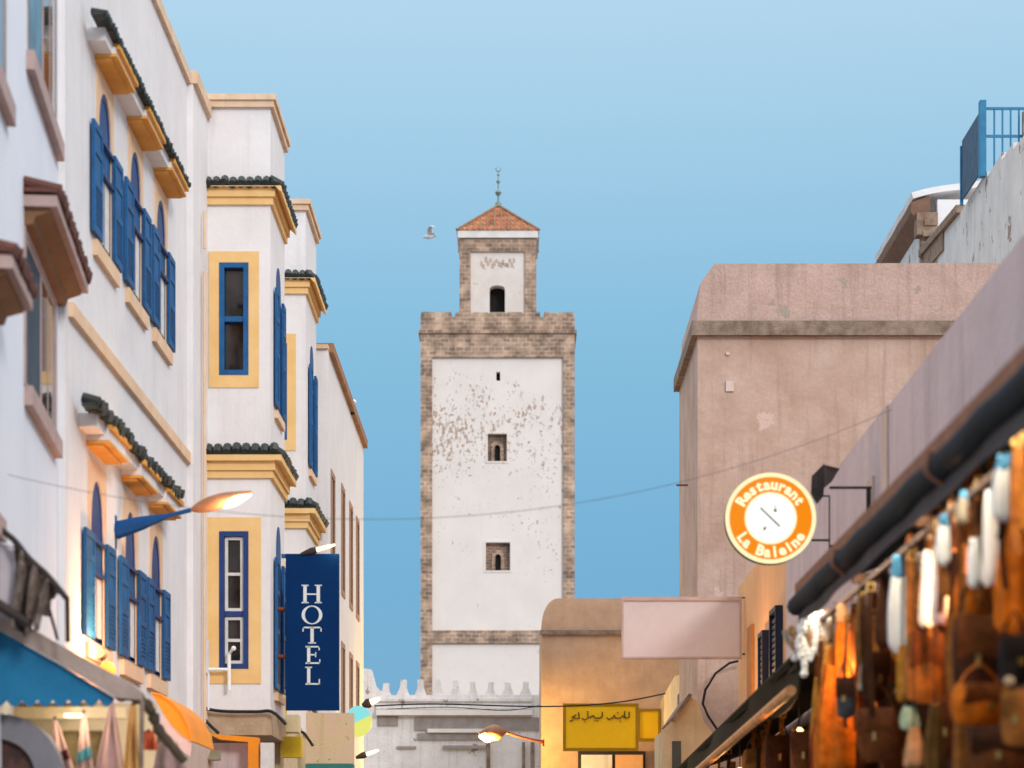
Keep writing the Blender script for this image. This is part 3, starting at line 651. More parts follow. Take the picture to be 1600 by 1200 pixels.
# hanging cable on brown building
q = MB(); pts = [P(1165, 1030, 37.8), P(1140, 1036, 37.8), P(1118, 1052, 37.8), P(1102, 1078, 37.8), P(1098, 1100, 37.8), P(1106, 1118, 37.8), P(1122, 1142, 37.8)]
q.tube(pts, .022, 6); mesh_thing(q, 'drooping_cable', CABLE, pts[0], 'dark drooping cable curving below the blank sign', 'cable', smooth=True)

# ------------------------------------------------------------------ wires
def wire(pts, r, lab, name='overhead_wire', m=CABLE, n=40):
    q = MB(); q.tube(pts, r, 5); return mesh_thing(q, name, m, pts[0], lab, 'wire', smooth=True)
pts = []
for i in range(50):
    t = i/49; pts.append((-3.88+7.25*t, 17.5+3.3*t, 4.63-1.33*t+2.49*t*t))
wire(pts, .0026, 'thin grey wire sagging across the whole street in front of the minaret', m=mat('grey_wire', (.12, .13, .15), None, 5))
def poly(pxy, Y, n=24, dy=0):
    out = []
    for i in range(n+1):
        t = i/n*(len(pxy)-1); k = min(int(t), len(pxy)-2); f = t-k
        g_ = lambda j: pxy[max(0, min(len(pxy)-1, j))]
        a, b_, c_, d_ = g_(k-1), g_(k), g_(k+1), g_(k+2)
        xy = [.5*((2*b_[q])+(-a[q]+c_[q])*f+(2*a[q]-5*b_[q]+4*c_[q]-d_[q])*f*f+(-a[q]+3*b_[q]-3*c_[q]+d_[q])*f**3) for q in (0, 1)]
        out.append(P(xy[0], xy[1], Y+dy*i/n))
    return out
wire(poly([(585, 1103), (680, 1100), (850, 1104), (960, 1098), (1043, 1083)], 47.8), .016, 'black cable strung low across the tan house and rampart')
wire(poly([(604, 1108), (700, 1105), (790, 1110), (845, 1102)], 59.2), .012, 'second thin cable slung just under the rampart merlons')
# cable bundle round the bay foot
def cab(pxy, Y, r, lab):
    q = MB(); p_ = poly(pxy, Y, 20); q.tube(p_, r, 8); return mesh_thing(q, 'wall_cable', CABLE, p_[0], lab, 'cable', 'cables round the foot of the hotel bay', True)
cab([(294, 1088), (312, 1104), (345, 1111), (400, 1112), (425, 1112), (447, 1132)], 31.18, .022, 'thick black cable running along the bottom edge of the hotel bay')
cab([(297, 1090), (310, 1112), (325, 1130), (342, 1146)], 31.1, .022, 'black cable dropping diagonally from the left foot of the bay')
cab([(440, 1144), (470, 1143), (482, 1155), (489, 1166)], 34, .02, 'short black cable hooking down beside the yellow box')

# ------------------------------------------------------------------ street lamps
def street_lamp(lab, base, elbow, head, tip, r0, r1, hr, m_arm, m_head, lens, watts, col):
    t = thing('street_lamp', base, lab, 'street lamp')
    base, elbow, head, tip = map(Vector, (base, elbow, head, tip))
    q = MB(); q.box(base.x-.03, base.x+.01, base.y-.05, base.y+.05, base.z-r0*2.0, base.z+r0*1.6); q.build('mounting_plate', m_arm, t)
    q = MB(); q.tube([base, base.lerp(elbow, .5), elbow, head], [r0, r0*.75, r1, r1], 8, 1); q.build('arm', m_arm, t, True)
    ax = tip-head
    def hull(f0, f1, dz, rr, mm, nm):
        q = MB(); n = 12; pts_ = [head+ax*(f0+(f1-f0)*i/n)+Vector((0, 0, dz)) for i in range(n+1)]
        q.tube(pts_, [max(.006, rr*math.sin(math.pi*(.06+.90*(i/n)**.8))) for i in range(n+1)], 12); return q.build(nm, mm, t, True)
    hull(0, 1, 0, hr, m_head, 'housing'); hull(.42, 1.0, -hr*.38, hr*.82, lens, 'lens')
    lamp(head+ax*.75+Vector((0, -.12, -hr*2.2)), watts, col, .08)
    return t
COPP = mat('copper_lamp_housing', (.42, .20, .10), (.28, .14, .08), 6, rough=.5)
Y = 24.6
street_lamp('lit street lamp on a tapering blue arm beside the lower arched windows', P(180, 829, Y)-Vector((0, 0, 0)), P(262, 806, Y), P(298, 797, Y), P(393, 768, Y), .10, .024, .085, mat('lamp_blue_paint', (.008, .07, .26), None, 5, rough=.6, spec=.1), COPP, emit('street_lamp_lens', (1, .66, .30), 5), 26, (1, .6, .3))
street_lamp('small orange lamp on a rusty arm low at the left edge of the tan house', P(850, 1160, 48.6), P(815, 1152, 48.6), P(789, 1144, 48.6), P(748, 1146, 48.6), .04, .03, .17, RUST, COPP, BULB, 560, (1, .60, .12))

# lamp above hotel sign
def spot(lab, p, q_, r, lens=BULBW, w=3):
    t = thing('sign_lamp', p, lab, 'lamp'); p = Vector(p); q_ = Vector(q_); b = MB(); b.tube([p, p.lerp(q_, .3), p.lerp(q_, .45)], [r*.4, r, r*.9], 10); b.build('housing', IRON, t, True)
    b = MB(); b.tube([p.lerp(q_, .451), p.lerp(q_, .8), q_], [r*.6, r*.55, r*.3], 10); b.build('lens', lens, t, True)
    lamp(q_+Vector((0, -.1, -.05)), w, (1, .75, .45), .04); return t
spot('small lit lamp over the top of the navy hotel sign', P(470, 866, 31.75), P(524, 851, 31.75), .05)
spot('small lit lamp above the cyan and yellow round sign', P(566, 1103, 41), P(594, 1091, 41), .09, BULBW, 10)
spot('small lit lamp below the cyan and yellow round sign', P(556, 1184, 41), P(592, 1172, 41), .06, BULBW, 5)

# ------------------------------------------------------------------ HOTEL sign
hs = thing('hotel_sign', P(488, 1110, 31.8), 'tall navy blue sign reading HOTEL in white letters hung from the bay', 'sign')
Y = 31.8; q = MB(); a = P(447, 1110, Y); b_ = P(530, 866, Y); q.box(a.x, b_.x, Y-.05, Y+.05, a.z, b_.z); q.bevel(.008); q.build('board', mat('navy_sign_board', (.0015, .028, .115), (.001, .024, .10), 1, rough=.8, bump=0, spec=.08), hs)
LT = MB(); sc = Y/F; yf = Y-.056
def LB(x0, x1, y0, y1): LT.box((x0-VX)*sc, (x1-VX)*sc, yf, Y-.051, CZ+(HY-y1)*sc, CZ+(HY-y0)*sc)
def serif(x, y, w=5.5, h=1.8): LB(x-w, x+w, y-h/2, y+h/2)
# H
LB(474.5, 479.8, 916, 942); LB(495.2, 500.5, 916, 942); LB(479.8, 495.2, 928, 930.2)
for x in (477.2, 497.8):
    for y in (915.4, 942.3): serif(x, y)
# T
LB(485.6, 490.8, 981, 1005); LB(473.2, 503, 980, 982.3); LB(473.2, 475, 980, 987.5); LB(501.2, 503, 980, 987.5); serif(488.2, 1005.3, 6)
# E
LB(480.4, 485.4, 1011, 1037); LB(478, 500, 1010, 1012.2); LB(478, 501, 1035.5, 1037.8); LB(485.4, 494, 1022.6, 1024.6); LB(498.3, 500, 1010, 1016.5); LB(499.3, 501, 1030.5, 1037.8); LB(493, 494.6, 1019.6, 1027.4)
# L
LB(480.4, 485.4, 1043.5, 1069); serif(482.9, 1043.3, 5.2); LB(478, 500, 1068, 1070.3); LB(498.6, 500.4, 1061.5, 1070.3)
# O
n = 32; o_ = [((488+16.2*math.cos(6.2832*i/n)-VX)*sc, CZ+(HY-(961.5-14.6*math.sin(6.2832*i/n)))*sc) for i in range(n)]
i_ = [((488+11.0*math.cos(6.2832*i/n)-VX)*sc, CZ+(HY-(961.5-13.0*math.sin(6.2832*i/n)))*sc) for i in range(n)]
LT.ring(o_, i_, 1, yf, Y-.051)
LT.build('lettering', mat('white_lettering', (.72, .76, .78), None, 2, bump=0), hs)
for py in (952, 1026):
    q = MB(); q.tube([P(418, py, Y+.02), P(447.5, py, Y+.02)], .028, 8); q.box(P(417, 0, Y).x, P(421, 0, Y).x, Y-.05, Y+.09, P(0, py+6, Y).z, P(0, py-6, Y).z); q.build('bracket', RUST, hs)
q = MB(); q.box(P(440, 0, Y).x, P(447, 0, Y).x, Y-.03, Y+.03, P(0, 872, Y).z, P(0, 866, Y).z); q.build('hanger', BLUE, hs)
ys = MB(); a = P(434, 1116, 33.6); b_ = P(447, 890, 33.6); ys.box(a.x-.02, b_.x+.02, 33.5, 33.6, a.z, b_.z); mesh_thing(ys, 'yellow_sign', mat('yellow_sign_paint', (.78, .56, .03), (.70, .48, .02), 2, rough=.5), a, 'narrow bright yellow sign edge just behind the navy hotel sign', 'sign')

# ------------------------------------------------------------------ round restaurant sign
Y = 22.0; rs = thing('restaurant_sign', P(1204, 881, Y), 'round backlit orange and white restaurant sign on an iron bracket', 'sign')
k = Y/F; cx, cz = (1204-VX)*k, CZ+(HY-810)*k
def disc(r0, r1, y0, y1, m, nm, par, n=64):
    q = MB(); 
    o = [(cx+r1*math.cos(6.2832*i/n), cz+r1*math.sin(6.2832*i/n)) for i in range(n)]
    if r0: q.ring(o, [(cx+r0*math.cos(6.2832*i/n), cz+r0*math.sin(6.2832*i/n)) for i in range(n)], 1, y0, y1)
    else: q.prism(o, 1, y0, y1)
    return q.build(nm, m, par)
LW = emit('lit_white_acrylic', (1, .98, .95), 1.08); LO_ = emit('lit_orange_acrylic', (1, .28, .0), .95); LC = emit('lit_cream_rim', (1, .88, .50), 1.1)
disc(0, 71*k, Y+.002, Y+.12, IRON, 'casing', rs)
disc(64.5*k, 71*k, Y-.02, Y, LC, 'rim', rs); disc(38*k, 64.4*k, Y-.014, Y, LO_, 'band', rs); disc(0, 37.9*k, Y-.017, Y, LW, 'face', rs)
disc(38*k, 41*k, Y-.018, Y-.0142, LC, 'inner_ring', rs)
def glyphs(txt, size, fn_, m, par, name, thick=.004, bold=.0):
    out = MB()
    for i, ch in enumerate(txt):
        if ch == ' ': continue
        cu = bpy.data.curves.new('t', 'FONT'); cu.body = ch; cu.size = size; cu.align_x = 'CENTER'; cu.extrude = thick; cu.offset = bold; cu.resolution_u = 2
        ob = bpy.data.objects.new('t', cu); C.objects.link(ob); bpy.context.view_layer.update()
        me = bpy.data.meshes.new_from_object(ob.evaluated_get(bpy.context.evaluated_depsgraph_get()))
        me.transform(fn_(i)); tb = bmesh.new(); tb.from_mesh(me)
        vm = {}
        for v in tb.verts: vm[v] = out.bm.verts.new(v.co)
        for f in tb.faces:
            try: out.bm.faces.new([vm[v] for v in f.verts])
            except ValueError: pass
        tb.free(); bpy.data.objects.remove(ob); bpy.data.curves.remove(cu); bpy.data.meshes.remove(me)
    return out.build(name, m, par)
LET = emit('lit_letter_cream', (1, .90, .55), 1.15)
def arc_top(r, a0, a1, n):
    def f(i):
        a = a0+(a1-a0)*i/(n-1); return Matrix.Translation((cx+r*math.cos(a), Y-.022, cz+r*math.sin(a))) @ Matrix.Rotation(-(a-math.pi/2), 4, 'Y') @ Matrix.Rotation(math.pi/2, 4, 'X')
    return f
def arc_bot(r, a0, a1, n):
    def f(i):
        a = a0+(a1-a0)*i/(n-1); return Matrix.Translation((cx+r*math.cos(a), Y-.022, cz+r*math.sin(a))) @ Matrix.Rotation(-(a+math.pi/2), 4, 'Y') @ Matrix.Rotation(math.pi/2, 4, 'X')
    return f
glyphs('Restaurant', 23*k, arc_top(45*k, R(150), R(31), 10), LET, rs, 'top_lettering', bold=1.0*k)
glyphs('La Baleine', 23*k, arc_bot(60.5*k, R(214), R(327), 10), LET, rs, 'bottom_lettering', bold=1.0*k)
q = MB(); q.tube([(cx-16*k, Y-.02, cz+16*k), (cx+14*k, Y-.02, cz-13*k)], 1.3*k, 6); q.ball((cx+7*k, Y-.02, cz+12*k), 2.6*k, 8); q.ball((cx-9.5*k, Y-.02, cz-16*k), 2.3*k, 8)
q.tube([(cx+7*k, Y-.02, cz+20*k), (cx+7*k, Y-.02, cz+12*k)], .6*k, 5); q.tube([(cx-12*k, Y-.02, cz-20*k), (cx-7*k, Y-.02, cz-13*k)], .6*k, 5)
q.build('emblem', mat('olive_emblem', (.22, .24, .10), None, 3, bump=0), rs)
q = MB(); Yb = Y+.06
def bar(x0, y0, x1, y1, r): q.tube([P(x0, y0, Yb), P(x1, y1, Yb)], r, 6)
bar(1296, 762, 1391, 762, .014); bar(1357, 762, 1357, 830, .022); bar(1296, 775, 1296, 862, .007); bar(1268, 844, 1297, 844, .012); bar(1297, 853, 1345, 853, .012); bar(1272, 775, 1297, 775, .009); bar(1391, 756, 1391, 768, .016)
q.build('bracket', IRON, rs, True)
fl = thing('floodlight', P(1285, 760, 21.9), 'dark square floodlight fixed above the round restaurant sign', 'lamp')
q = MB()
A = [P(1268, 744, 21.8), P(1288, 724, 21.8), P(1287, 772, 21.8), P(1276, 786, 21.8), P(1267, 770, 21.8)]
Bv = [v+Vector((.03, .22, .02)) for v in A]; va = [q.v(v) for v in A]; vb = [q.v(v) for v in Bv]; q.bm.faces.new(va); q.bm.faces.new(vb[::-1])
for i in range(5): q.bm.faces.new([va[i], va[(i+1) % 5], vb[(i+1) % 5], vb[i]])
q.build('housing', IRON, fl)
q = MB(); A = [P(1288, 726, 21.85), P(1312, 732, 22.1), P(1300, 752, 22.1), P(1288, 762, 21.85)]; Bv = [v+Vector((.0, .03, .0)) for v in A]; va = [q.v(v) for v in A]; vb = [q.v(v) for v in Bv]; q.bm.faces.new(va); q.bm.faces.new(vb[::-1])
for i in range(4): q.bm.faces.new([va[i], va[(i+1) % 4], vb[(i+1) % 4], vb[i]])
q.build('hood', mat('grey_brown_metal', (.10, .08, .075), None, 5), fl)

# ------------------------------------------------------------------ blank white sign, yellow signs
Y = 34.6; bs_ = thing('blank_sign', P(1065, 1030, Y), 'blank pale pink-white projecting signboard between brown building and apricot wall', 'sign')
a = P(972, 1028, Y); b_ = P(1157, 936, Y)
q = MB(); q.box(a.x, b_.x, Y-.03, Y+.03, a.z, b_.z); q.build('panel', mat('faded_white_panel', (.58, .50, .50), (.53, .455, .455), .8, bump=.03, rough=.6), bs_)
q = MB(); q.ring(rect(a.x-.01, b_.x+.02, a.z-.015, b_.z+.03), rect(a.x+.02, b_.x-.02, a.z+.015, b_.z-.03), 1, Y-.05, Y+.04); q.build('frame', FRAMEP, bs_)
q = MB(); q.tube([P(1150, 1022, Y), P(1178, 1022, Y)], .015, 6); q.tube([P(1150, 934, Y), P(1178, 934, Y)], .012, 6); q.build('bracket', IRON, bs_)
YEL = mat('mustard_sign', (.95, .60, .004), (.88, .52, .003), 1.5, rough=.5, bump=.05)
def ysign(x0, x1, y0, y1, Y, lab):
    t = thing('yellow_sign', P((x0+x1)/2, y1, Y), lab, 'sign', None); a = P(x0, y1, Y); b_ = P(x1, y0, Y)
    q = MB(); q.box(a.x, b_.x, Y-.06, Y+.06, a.z, b_.z); q.build('board', YEL, t)
    q = MB(); q.ring(rect(a.x-.02, b_.x+.02, a.z-.02, b_.z+.02), rect(a.x+.04, b_.x-.04, a.z+.04, b_.z-.04), 1, Y-.075, Y+.07); q.build('frame', mat('dark_mustard_frame', (.38, .22, .01), None, 3), t); return t, a, b_
ys1, a, b_ = ysign(881, 996, 1101, 1172, 48.5, 'larger mustard yellow sign with a line of dark Arabic script')
ysign(997, 1031, 1109, 1157, 49.2, 'smaller mustard yellow sign with no writing, right of the Arabic one')
q = MB(); Yt = 48.42
def st(pts_, r=.014): q.tube([P(x, y, Yt) for x, y in pts_], r, 5)
# right to left: three joined words
st([(983, 1112), (983, 1121), (978, 1122), (973, 1118), (970, 1122), (962, 1122), (960, 1117), (957, 1122), (951, 1124), (948, 1121)])
st([(976, 1111), (976, 1122)]); st([(965, 1113), (966, 1114)], .018); st([(969, 1127), (970, 1127)], .016)
st([(941, 1112), (941, 1120), (936, 1122), (930, 1122), (927, 1118), (923, 1120), (921, 1122)]); st([(918, 1111), (919, 1122), (913, 1125), (909, 1122)]); st([(933, 1126), (934, 1126)], .016); st([(929, 1126), (930, 1126)], .016); st([(914, 1128), (915, 1128)], .016)
st([(904, 1113), (905, 1122), (899, 1123), (896, 1119), (900, 1117)]); st([(893, 1121), (897, 1119), (895, 1125), (890, 1127)])
q.build('lettering', mat('brown_lettering', (.10, .07, .03), None, 3, bump=0), ys1)

# round cyan/yellow sign
Y = 41; k = Y/F; t = thing('round_sign', P(566, 1150, Y), 'round lit sign half cyan half yellow below the plain white house', 'sign'); cx2, cz2 = (560-VX)*k, CZ+(HY-1127)*k
def half(a0, a1, m, nm):
    q = MB(); pr = [(cx2, cz2)]+[(cx2+21*k*math.cos(R(a0+(a1-a0)*i/16)), cz2+24*k*math.sin(R(a0+(a1-a0)*i/16))) for i in range(17)]; q.prism(pr, 1, Y-.04, Y+.04); q.build(nm, m, t)
half(22, 200, emit('lit_cyan', (.28, .85, .85), .9), 'cyan_half'); half(200, 382, emit('lit_yellow', (.85, .85, .18), .95), 'yellow_half')

# pale fascia below building 3, yellow box, cream box, orange portal
q = MB(); a = P(478, 1193, 35.5); b_ = P(553, 1114, 35.5); q.box(a.x, b_.x, 35.5, 35.6, a.z, b_.z); mesh_thing(q, 'shop_fascia', mat('faded_pink_fascia', (.72, .50, .42), (.70, .58, .30), 9, bump=.4, streak=.3, spot=(9, .62), spotcol=(.34, .30, .22), fine=.3), a, 'faded pinkish shop fascia under the navy hotel sign', 'sign')
q = MB(); a = P(478, 1206, 35.3); b_ = P(552, 1194, 35.3); q.box(a.x, b_.x, 35.2, 35.6, a.z, b_.z); mesh_thing(q, 'teal_awning', mat('teal_canvas', (.05, .22, .20), None, 5), a, 'strip of teal awning under the faded pinkish fascia', 'awning')
q = MB(); a = P(441, 1184, 33); b_ = P(472, 1152, 33); q.box(a.x, b_.x, 32.8, 33.1, a.z, b_.z); q.bevel(.05, 3); mesh_thing(q, 'yellow_box', MATS['yellow_sign_paint'], a, 'small rounded yellow box hanging below the cream box', 'box')
q = MB(); a = P(441, 1145, 33.4); b_ = P(468, 1118, 33.4); q.box(a.x, b_.x, 33.2, 33.6, a.z, b_.z); q.bevel(.02); mesh_thing(q, 'cream_box', mat('cream_plastic', (.78, .68, .45), None, 2), a, 'cream box under the foot of the yellow sign edge', 'box')
pt = thing('shop_portal', P(370, 1200, 31), 'orange framed shop doorway with white post under the hotel bay', 'doorway')
ORP = mat('bright_orange_paint', (.90, .30, .015), (.82, .25, .01), 2, rough=.5, bump=.05)
q = MB(); yy = 30.9
pr = [(P(325, 1146, yy).x, P(0, 1146, yy).z), (P(345, 1150, yy).x, P(0, 1148.5, yy).z), (P(405, 0, yy).x, P(0, 1153, yy).z), (P(405, 0, yy).x, 1.0), (P(389, 0, yy).x, 1.0), (P(389, 0, yy).x, P(0, 1160, yy).z), (P(345, 0, yy).x, P(0, 1156, yy).z)]
q.prism(pr, 1, yy-.1, yy+.1); q.build('frame', ORP, pt)
q = MB(); q.box(P(408, 0, yy).x, P(428, 0, yy).x, yy-.08, yy+.08, 1, P(0, 1161, yy).z); q.build('post', CURT, pt)
q = MB(); q.box(P(298, 0, yy).x, P(388, 0, yy).x, yy+.15, yy+.2, 1, P(0, 1160, yy).z); q.build('shutter', LAV, pt)
q = MB(); q.sheet(lambda a, b_: P(300+a*45, 1166+8*math.sin(a*2)+b_*14, yy-.2-.3*b_), 8, 4, .02); q.build('awning', mat('olive_canvas', (.22, .19, .12), None, 4), pt)
q = MB(); q.prism([(P(296, 0, 31.1).x, P(0, 1128, 31.1).z), (P(330, 0, 31.1).x, P(0, 1146, 31.1).z), (P(330, 0, 31.1).x, P(0, 1162, 31.1).z), (P(296, 0, 31.1).x, P(0, 1162, 31.1).z)], 1, 31.05, 31.2); q.build('lintel', PEACH, pt)

# orange rounded awning
oa = thing('orange_awning', P(270, 1165, 25), 'bright orange rounded canvas awning on the hotel wall above the street', 'awning')
pc = [(236, 1082), (252, 1086), (268, 1097), (283, 1113), (294, 1135), (299, 1158)]
def oaf(a, b_):
    t = a*(len(pc)-1); k_ = min(int(t), len(pc)-2); f = t-k_; x = pc[k_][0]*(1-f)+pc[k_+1][0]*f; y = pc[k_][1]*(1-f)+pc[k_+1][1]*f
    v = P(x, y, 25); v.y += b_*1.8; return v
q = MB(); q.sheet(oaf, 20, 3, .02); q.build('canopy', ORP, oa, True)
q = MB(); q.prism([(P(x, 0, 25).x, P(0, y, 25).z) for x, y in pc+[(285, 1150), (270, 1135), (252, 1110)]], 1, 25.02, 25.05); q.build('side_cheek', ORP, oa)
q = MB(); q.prism([(P(x, 0, 25).x, P(0, y, 25).z) for x, y in [(252, 1110), (270, 1135), (285, 1150), (299, 1160), (297, 1182), (275, 1168), (250, 1135)]], 1, 25.03, 25.06); q.build('grey_flap', LAV, oa)

# ------------------------------------------------------------------ LEFT STALL: blue awning etc.
Y = 17.0
ba = thing('blue_awning', P(100, 1110, Y), 'blue lean-to awning with scalloped edge and pale timber rail at lower left', 'awning')
def PX(x, y, yy=Y): v = P(x, y, yy); return (v.x, v.z)
q = MB(); q.prism([PX(-60, 920), PX(0, 954), PX(95, 1008), PX(205, 1068), PX(222, 1082), PX(222, 1094), PX(180, 1090), PX(90, 1035), PX(0, 985), PX(-60, 952)], 1, Y-.04, Y+.05); q.build('rail', mat('pale_timber', (.42, .34, .30), (.34, .27, .23), 6, bump=.3), ba)
pr = [PX(-60, 953), PX(0, 986), PX(90, 1036), PX(178, 1090)]
# scallops
x = 178; bot = []
while x > -60:
    for i in range(7):
        a = i/6; bot.append(PX(x-24*a, 1093+11*math.sin(math.pi*a)))
    x -= 24
q = MB(); q.prism(pr+bot, 1, Y+.0, Y+.02); q.build('scalloped_cheek', mat('blue_canvas', (.014, .18, .36), (.010, .13, .28), 3, rough=.8, bump=.2), ba)
q = MB(); q.sheet(lambda a, b_: P(-60+a*180, 930+a*98, Y)+Vector((0, .06+b_*1.6, -.08)), 6, 6, .02); q.build('canvas', MATS['blue_canvas'], ba)
q = MB(); q.tube([P(222, 1095, Y), P(220, 1230, Y)], .018, 8); q.build('pole', BAND, ba, True)
# dark gnarled support beyond
q = MB(); p_ = poly([(180, 1084), (215, 1090), (235, 1110), (248, 1140), (268, 1165), (288, 1190)], 17.4, 26)
q.tube(p_, [.03+.03*abs(math.sin(i*.9))*(1-i/30) for i in range(len(p_))], 8); mesh_thing(q, 'awning_strut', mat('dark_driftwood', (.05, .04, .03), (.10, .07, .04), 8, bump=.5), p_[0], 'gnarled dark strut descending from the tip of the blue awning', 'strut', smooth=True)
# old canopy over it
oc = thing('torn_canopy', P(50, 980, 16.75), 'torn brown netting canopy on a dark rail at the left edge above the blue awning', 'canopy')
yy = 16.75
q = MB(); q.tube(poly([(-20, 812), (20, 842), (45, 872), (75, 900), (104, 935)], yy, 20), .022, 8); q.tube([P(105, 933, yy), P(106, 1003, yy)], .018, 8); q.tube(poly([(75, 945), (82, 970), (90, 1000)], yy, 8), .012, 6); q.tube([P(-10, 940, yy), P(45, 975, yy)], .04, 8); q.build('rail', IRON, oc, True)
rnd = [random.random() for _ in range(40)]
def net(a, b_):
    x = 22+a*70; top = 846+(x-22)*1.12; low = [985, 992, 985, 975, 988, 962, 935, 925][int(a*7.99)]
    v = P(x, top+(low-top)*b_, yy+.03); v.y += .06*math.sin(a*22+b_*5)+.08*b_*math.sin(a*9); return v
q = MB(); q.sheet(net, 30, 14, .015); q.build('netting', mat('torn_netting', (.13, .085, .06), (.30, .25, .22), 14, bump=.9, spot=(16, .60), spotcol=(.45, .36, .32)), oc)
q = MB(); q.sheet(lambda a, b_: P(-30+a*52, 845+b_*115+a*8, yy+.12)+Vector((0, .03*math.sin(a*8), 0)), 8, 6, .015); q.build('sheet', mat('pale_lilac_sheet', (.50, .46, .50), None, 3), oc)

# shop under the blue awning
sh = thing('market_stall', (-3.4, 18.5, 0), 'cream lit market stall interior under the blue awning', 'stall')
CRL = mat('cream_stall_cloth', (.82, .66, .42), (.74, .56, .34), 3, bump=.15)
q = MB(); a = P(-60, 1400, 18.4); b_ = P(242, 1098, 18.4); q.box(a.x, b_.x, 18.4, 18.5, .2, b_.z); q.build('back_wall', CRL, sh)
q = MB(); a = P(-60, 1124, 18.1); b_ = P(200, 1106, 18.1); q.box(a.x, b_.x, 18.0, 18.1, a.z, b_.z); q.build('fascia', CRL, sh)
q = MB(); q.box(P(98, 0, 18.2).x, P(122, 0, 18.2).x, 18.2, 18.39, 1.9, P(0, 1142, 18.2).z); q.box(P(138, 0, 18.2).x, P(160, 0, 18.2).x, 18.2, 18.39, 1.9, P(0, 1142, 18.2).z); q.build('dark_doorway', mat('dark_doorway_brown', (.12, .075, .02), (.30, .22, .1), 4), sh)  # dark brown boxes stand in for the doorways between the cloths
q = MB(); q.tube([P(101, 1118, 17.9), P(128, 1118, 17.9)], .012, 8); q.build('tube_light', TUBE, sh, True)
lamp(P(115, 1132, 17.6), 7, (1, .8, .5), .1)
arcp = lambda r, n=18: [(P(0, 1210, 17.3).x+r*1.05*math.cos(math.pi*i/n), P(0, 1212, 17.3).z+r*math.sin(math.pi*i/n)) for i in range(n+1)]
gh = thing('grey_hood', P(0, 1212, 17.3), 'grey arched canvas hood with dark hollow at the bottom left corner', 'hood')
o = arcp(.46); i_ = arcp(.27)
q = MB(); 
q.prism(o+i_[::-1], 1, 17.2, 17.35); q.build('band', mat('grey_canvas', (.22, .22, .25), None, 4), gh)
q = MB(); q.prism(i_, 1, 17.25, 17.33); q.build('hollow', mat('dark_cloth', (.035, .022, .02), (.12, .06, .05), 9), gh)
def drape(px0, w0, px1, w1, y0, y1, Y, lab, col, grp, band=None):
    """cloth hanging from a point and widening downwards, folded"""
    t = thing('hanging_cloth', P(px0, y0, Y), lab, 'cloth', grp)
    def f(a, b_):
        w = w0+(w1-w0)*b_; c_ = px0+(px1-px0)*b_; v = P(c_+(a-.5)*w, y0+(y1-y0)*b_, Y); v.y += .03*math.sin(a*12)*b_; return v
    q = MB(); q.sheet(f, 16, 10, .01); q.build('cloth', col, t, True)
    if band:
        q = MB(); q.sheet(lambda a, b_: f(a, .62+.16*b_-.1*a)+Vector((0, -.014, 0)), 12, 3, .006); q.build('stripe', band, t)
    q = MB(); v = P(px0, y0, Y); q.ball(v, .015, 8); q.build('ring', IRON, t)
MAUV = mat('mauve_cloth', (.48, .30, .28), (.36, .24, .24), 5, bump=.2); CYA = mat('teal_stripe', (.08, .28, .36), None, 5)
drape(86, 4, 98, 46, 1122, 1215, 17.75, 'dusty mauve hanging cloth leftmost under the blue awning', MAUV, 'mauve cloths under the blue awning', mat('maroon_patch', (.08, .01, .02), None, 5))
drape(131, 5, 134, 30, 1112, 1215, 17.75, 'dusty mauve hanging cloth with a teal stripe in the middle under the blue awning', MAUV, 'mauve cloths under the blue awning', CYA)
drape(175, 4, 172, 50, 1092, 1215, 17.75, 'widest dusty mauve hanging cloth nearest the stall pole', MAUV, 'mauve cloths under the blue awning')
drape(208, 10, 205, 26, 1100, 1215, 17.7, 'ochre narrow cloth hanging beside the stall pole', mat('ochre_cloth', (.62, .34, .12), None, 5), None)  # plain ochre cloth colour
drape(232, 16, 232, 30, 1142, 1172, 17.6, 'small red-orange cloth hanging right of the stall pole', mat('red_orange_cloth', (.70, .13, .05), None, 5), None)
drape(262, 30, 268, 60, 1160, 1215, 18.0, 'greyish pink cloth bundle at the bottom below the orange awning', mat('dusty_rose_cloth', (.40, .27, .25), (.2, .14, .13), 7), None)
# glowing globe hidden behind rail
wl = thing('wall_lamp', P(168, 1024, 23.4), 'glowing yellow wall lamp under the first lower arched window', 'lamp')
q = MB(); q.ball(P(168, 1046, 22.9), .085, 14); q.build('globe', emit('amber_globe', (1, .42, .05), 2.2), wl, True); q = MB(); q.tube([P(160, 1030, 23.5), P(166, 1024, 23.1)], .02, 6); q.build('stem', IRON, wl)
lamp(P(182, 1010, 22.9)+Vector((.12, 0, .0)), 125, (1, .46, .18), .12)

# ------------------------------------------------------------------ RIGHT STALLS
Xe = 2.2
ra = thing('stall_awning', (Xe, 10, 0), 'dark blue-black rolled awning edge running up the right foreground', 'awning')
q = MB(); y0, y1 = 7.5, 18.2
N_ = 40
pp_ = [(Xe+.006*math.sin(i*.9), y0+(y1-y0)*i/N_, 3.72-.005*i/N_+.006*math.sin(i*1.7)) for i in range(N_+1)]
q.tube(pp_, .075, 10); q.build('roll', TARP, ra, True)
q = MB(); q.prism([(Xe-.02, 3.80), (3.39, 4.25), (3.39, 4.22), (Xe-.02, 3.77)], 1, y0, y1); q.build('canvas', TARP, ra)
q = MB(); q.box(Xe-.01, Xe+.05, y0, y1+.05, 3.802, 3.89); q.build('batten', mat('reddish_timber', (.36, .17, .10), (.22, .10, .06), 7, bump=.4), ra)
q = MB(); q.sheet(lambda a, b_: (Xe+.02+.008*math.sin(a*37), y0+(y1-y0)*a, 3.66-.10*b_-.012*math.sin(a*31)*b_), 80, 2, .008); q.build('valance', mat('grey_valance', (.10, .095, .10), (.07, .065, .075), 4), ra)
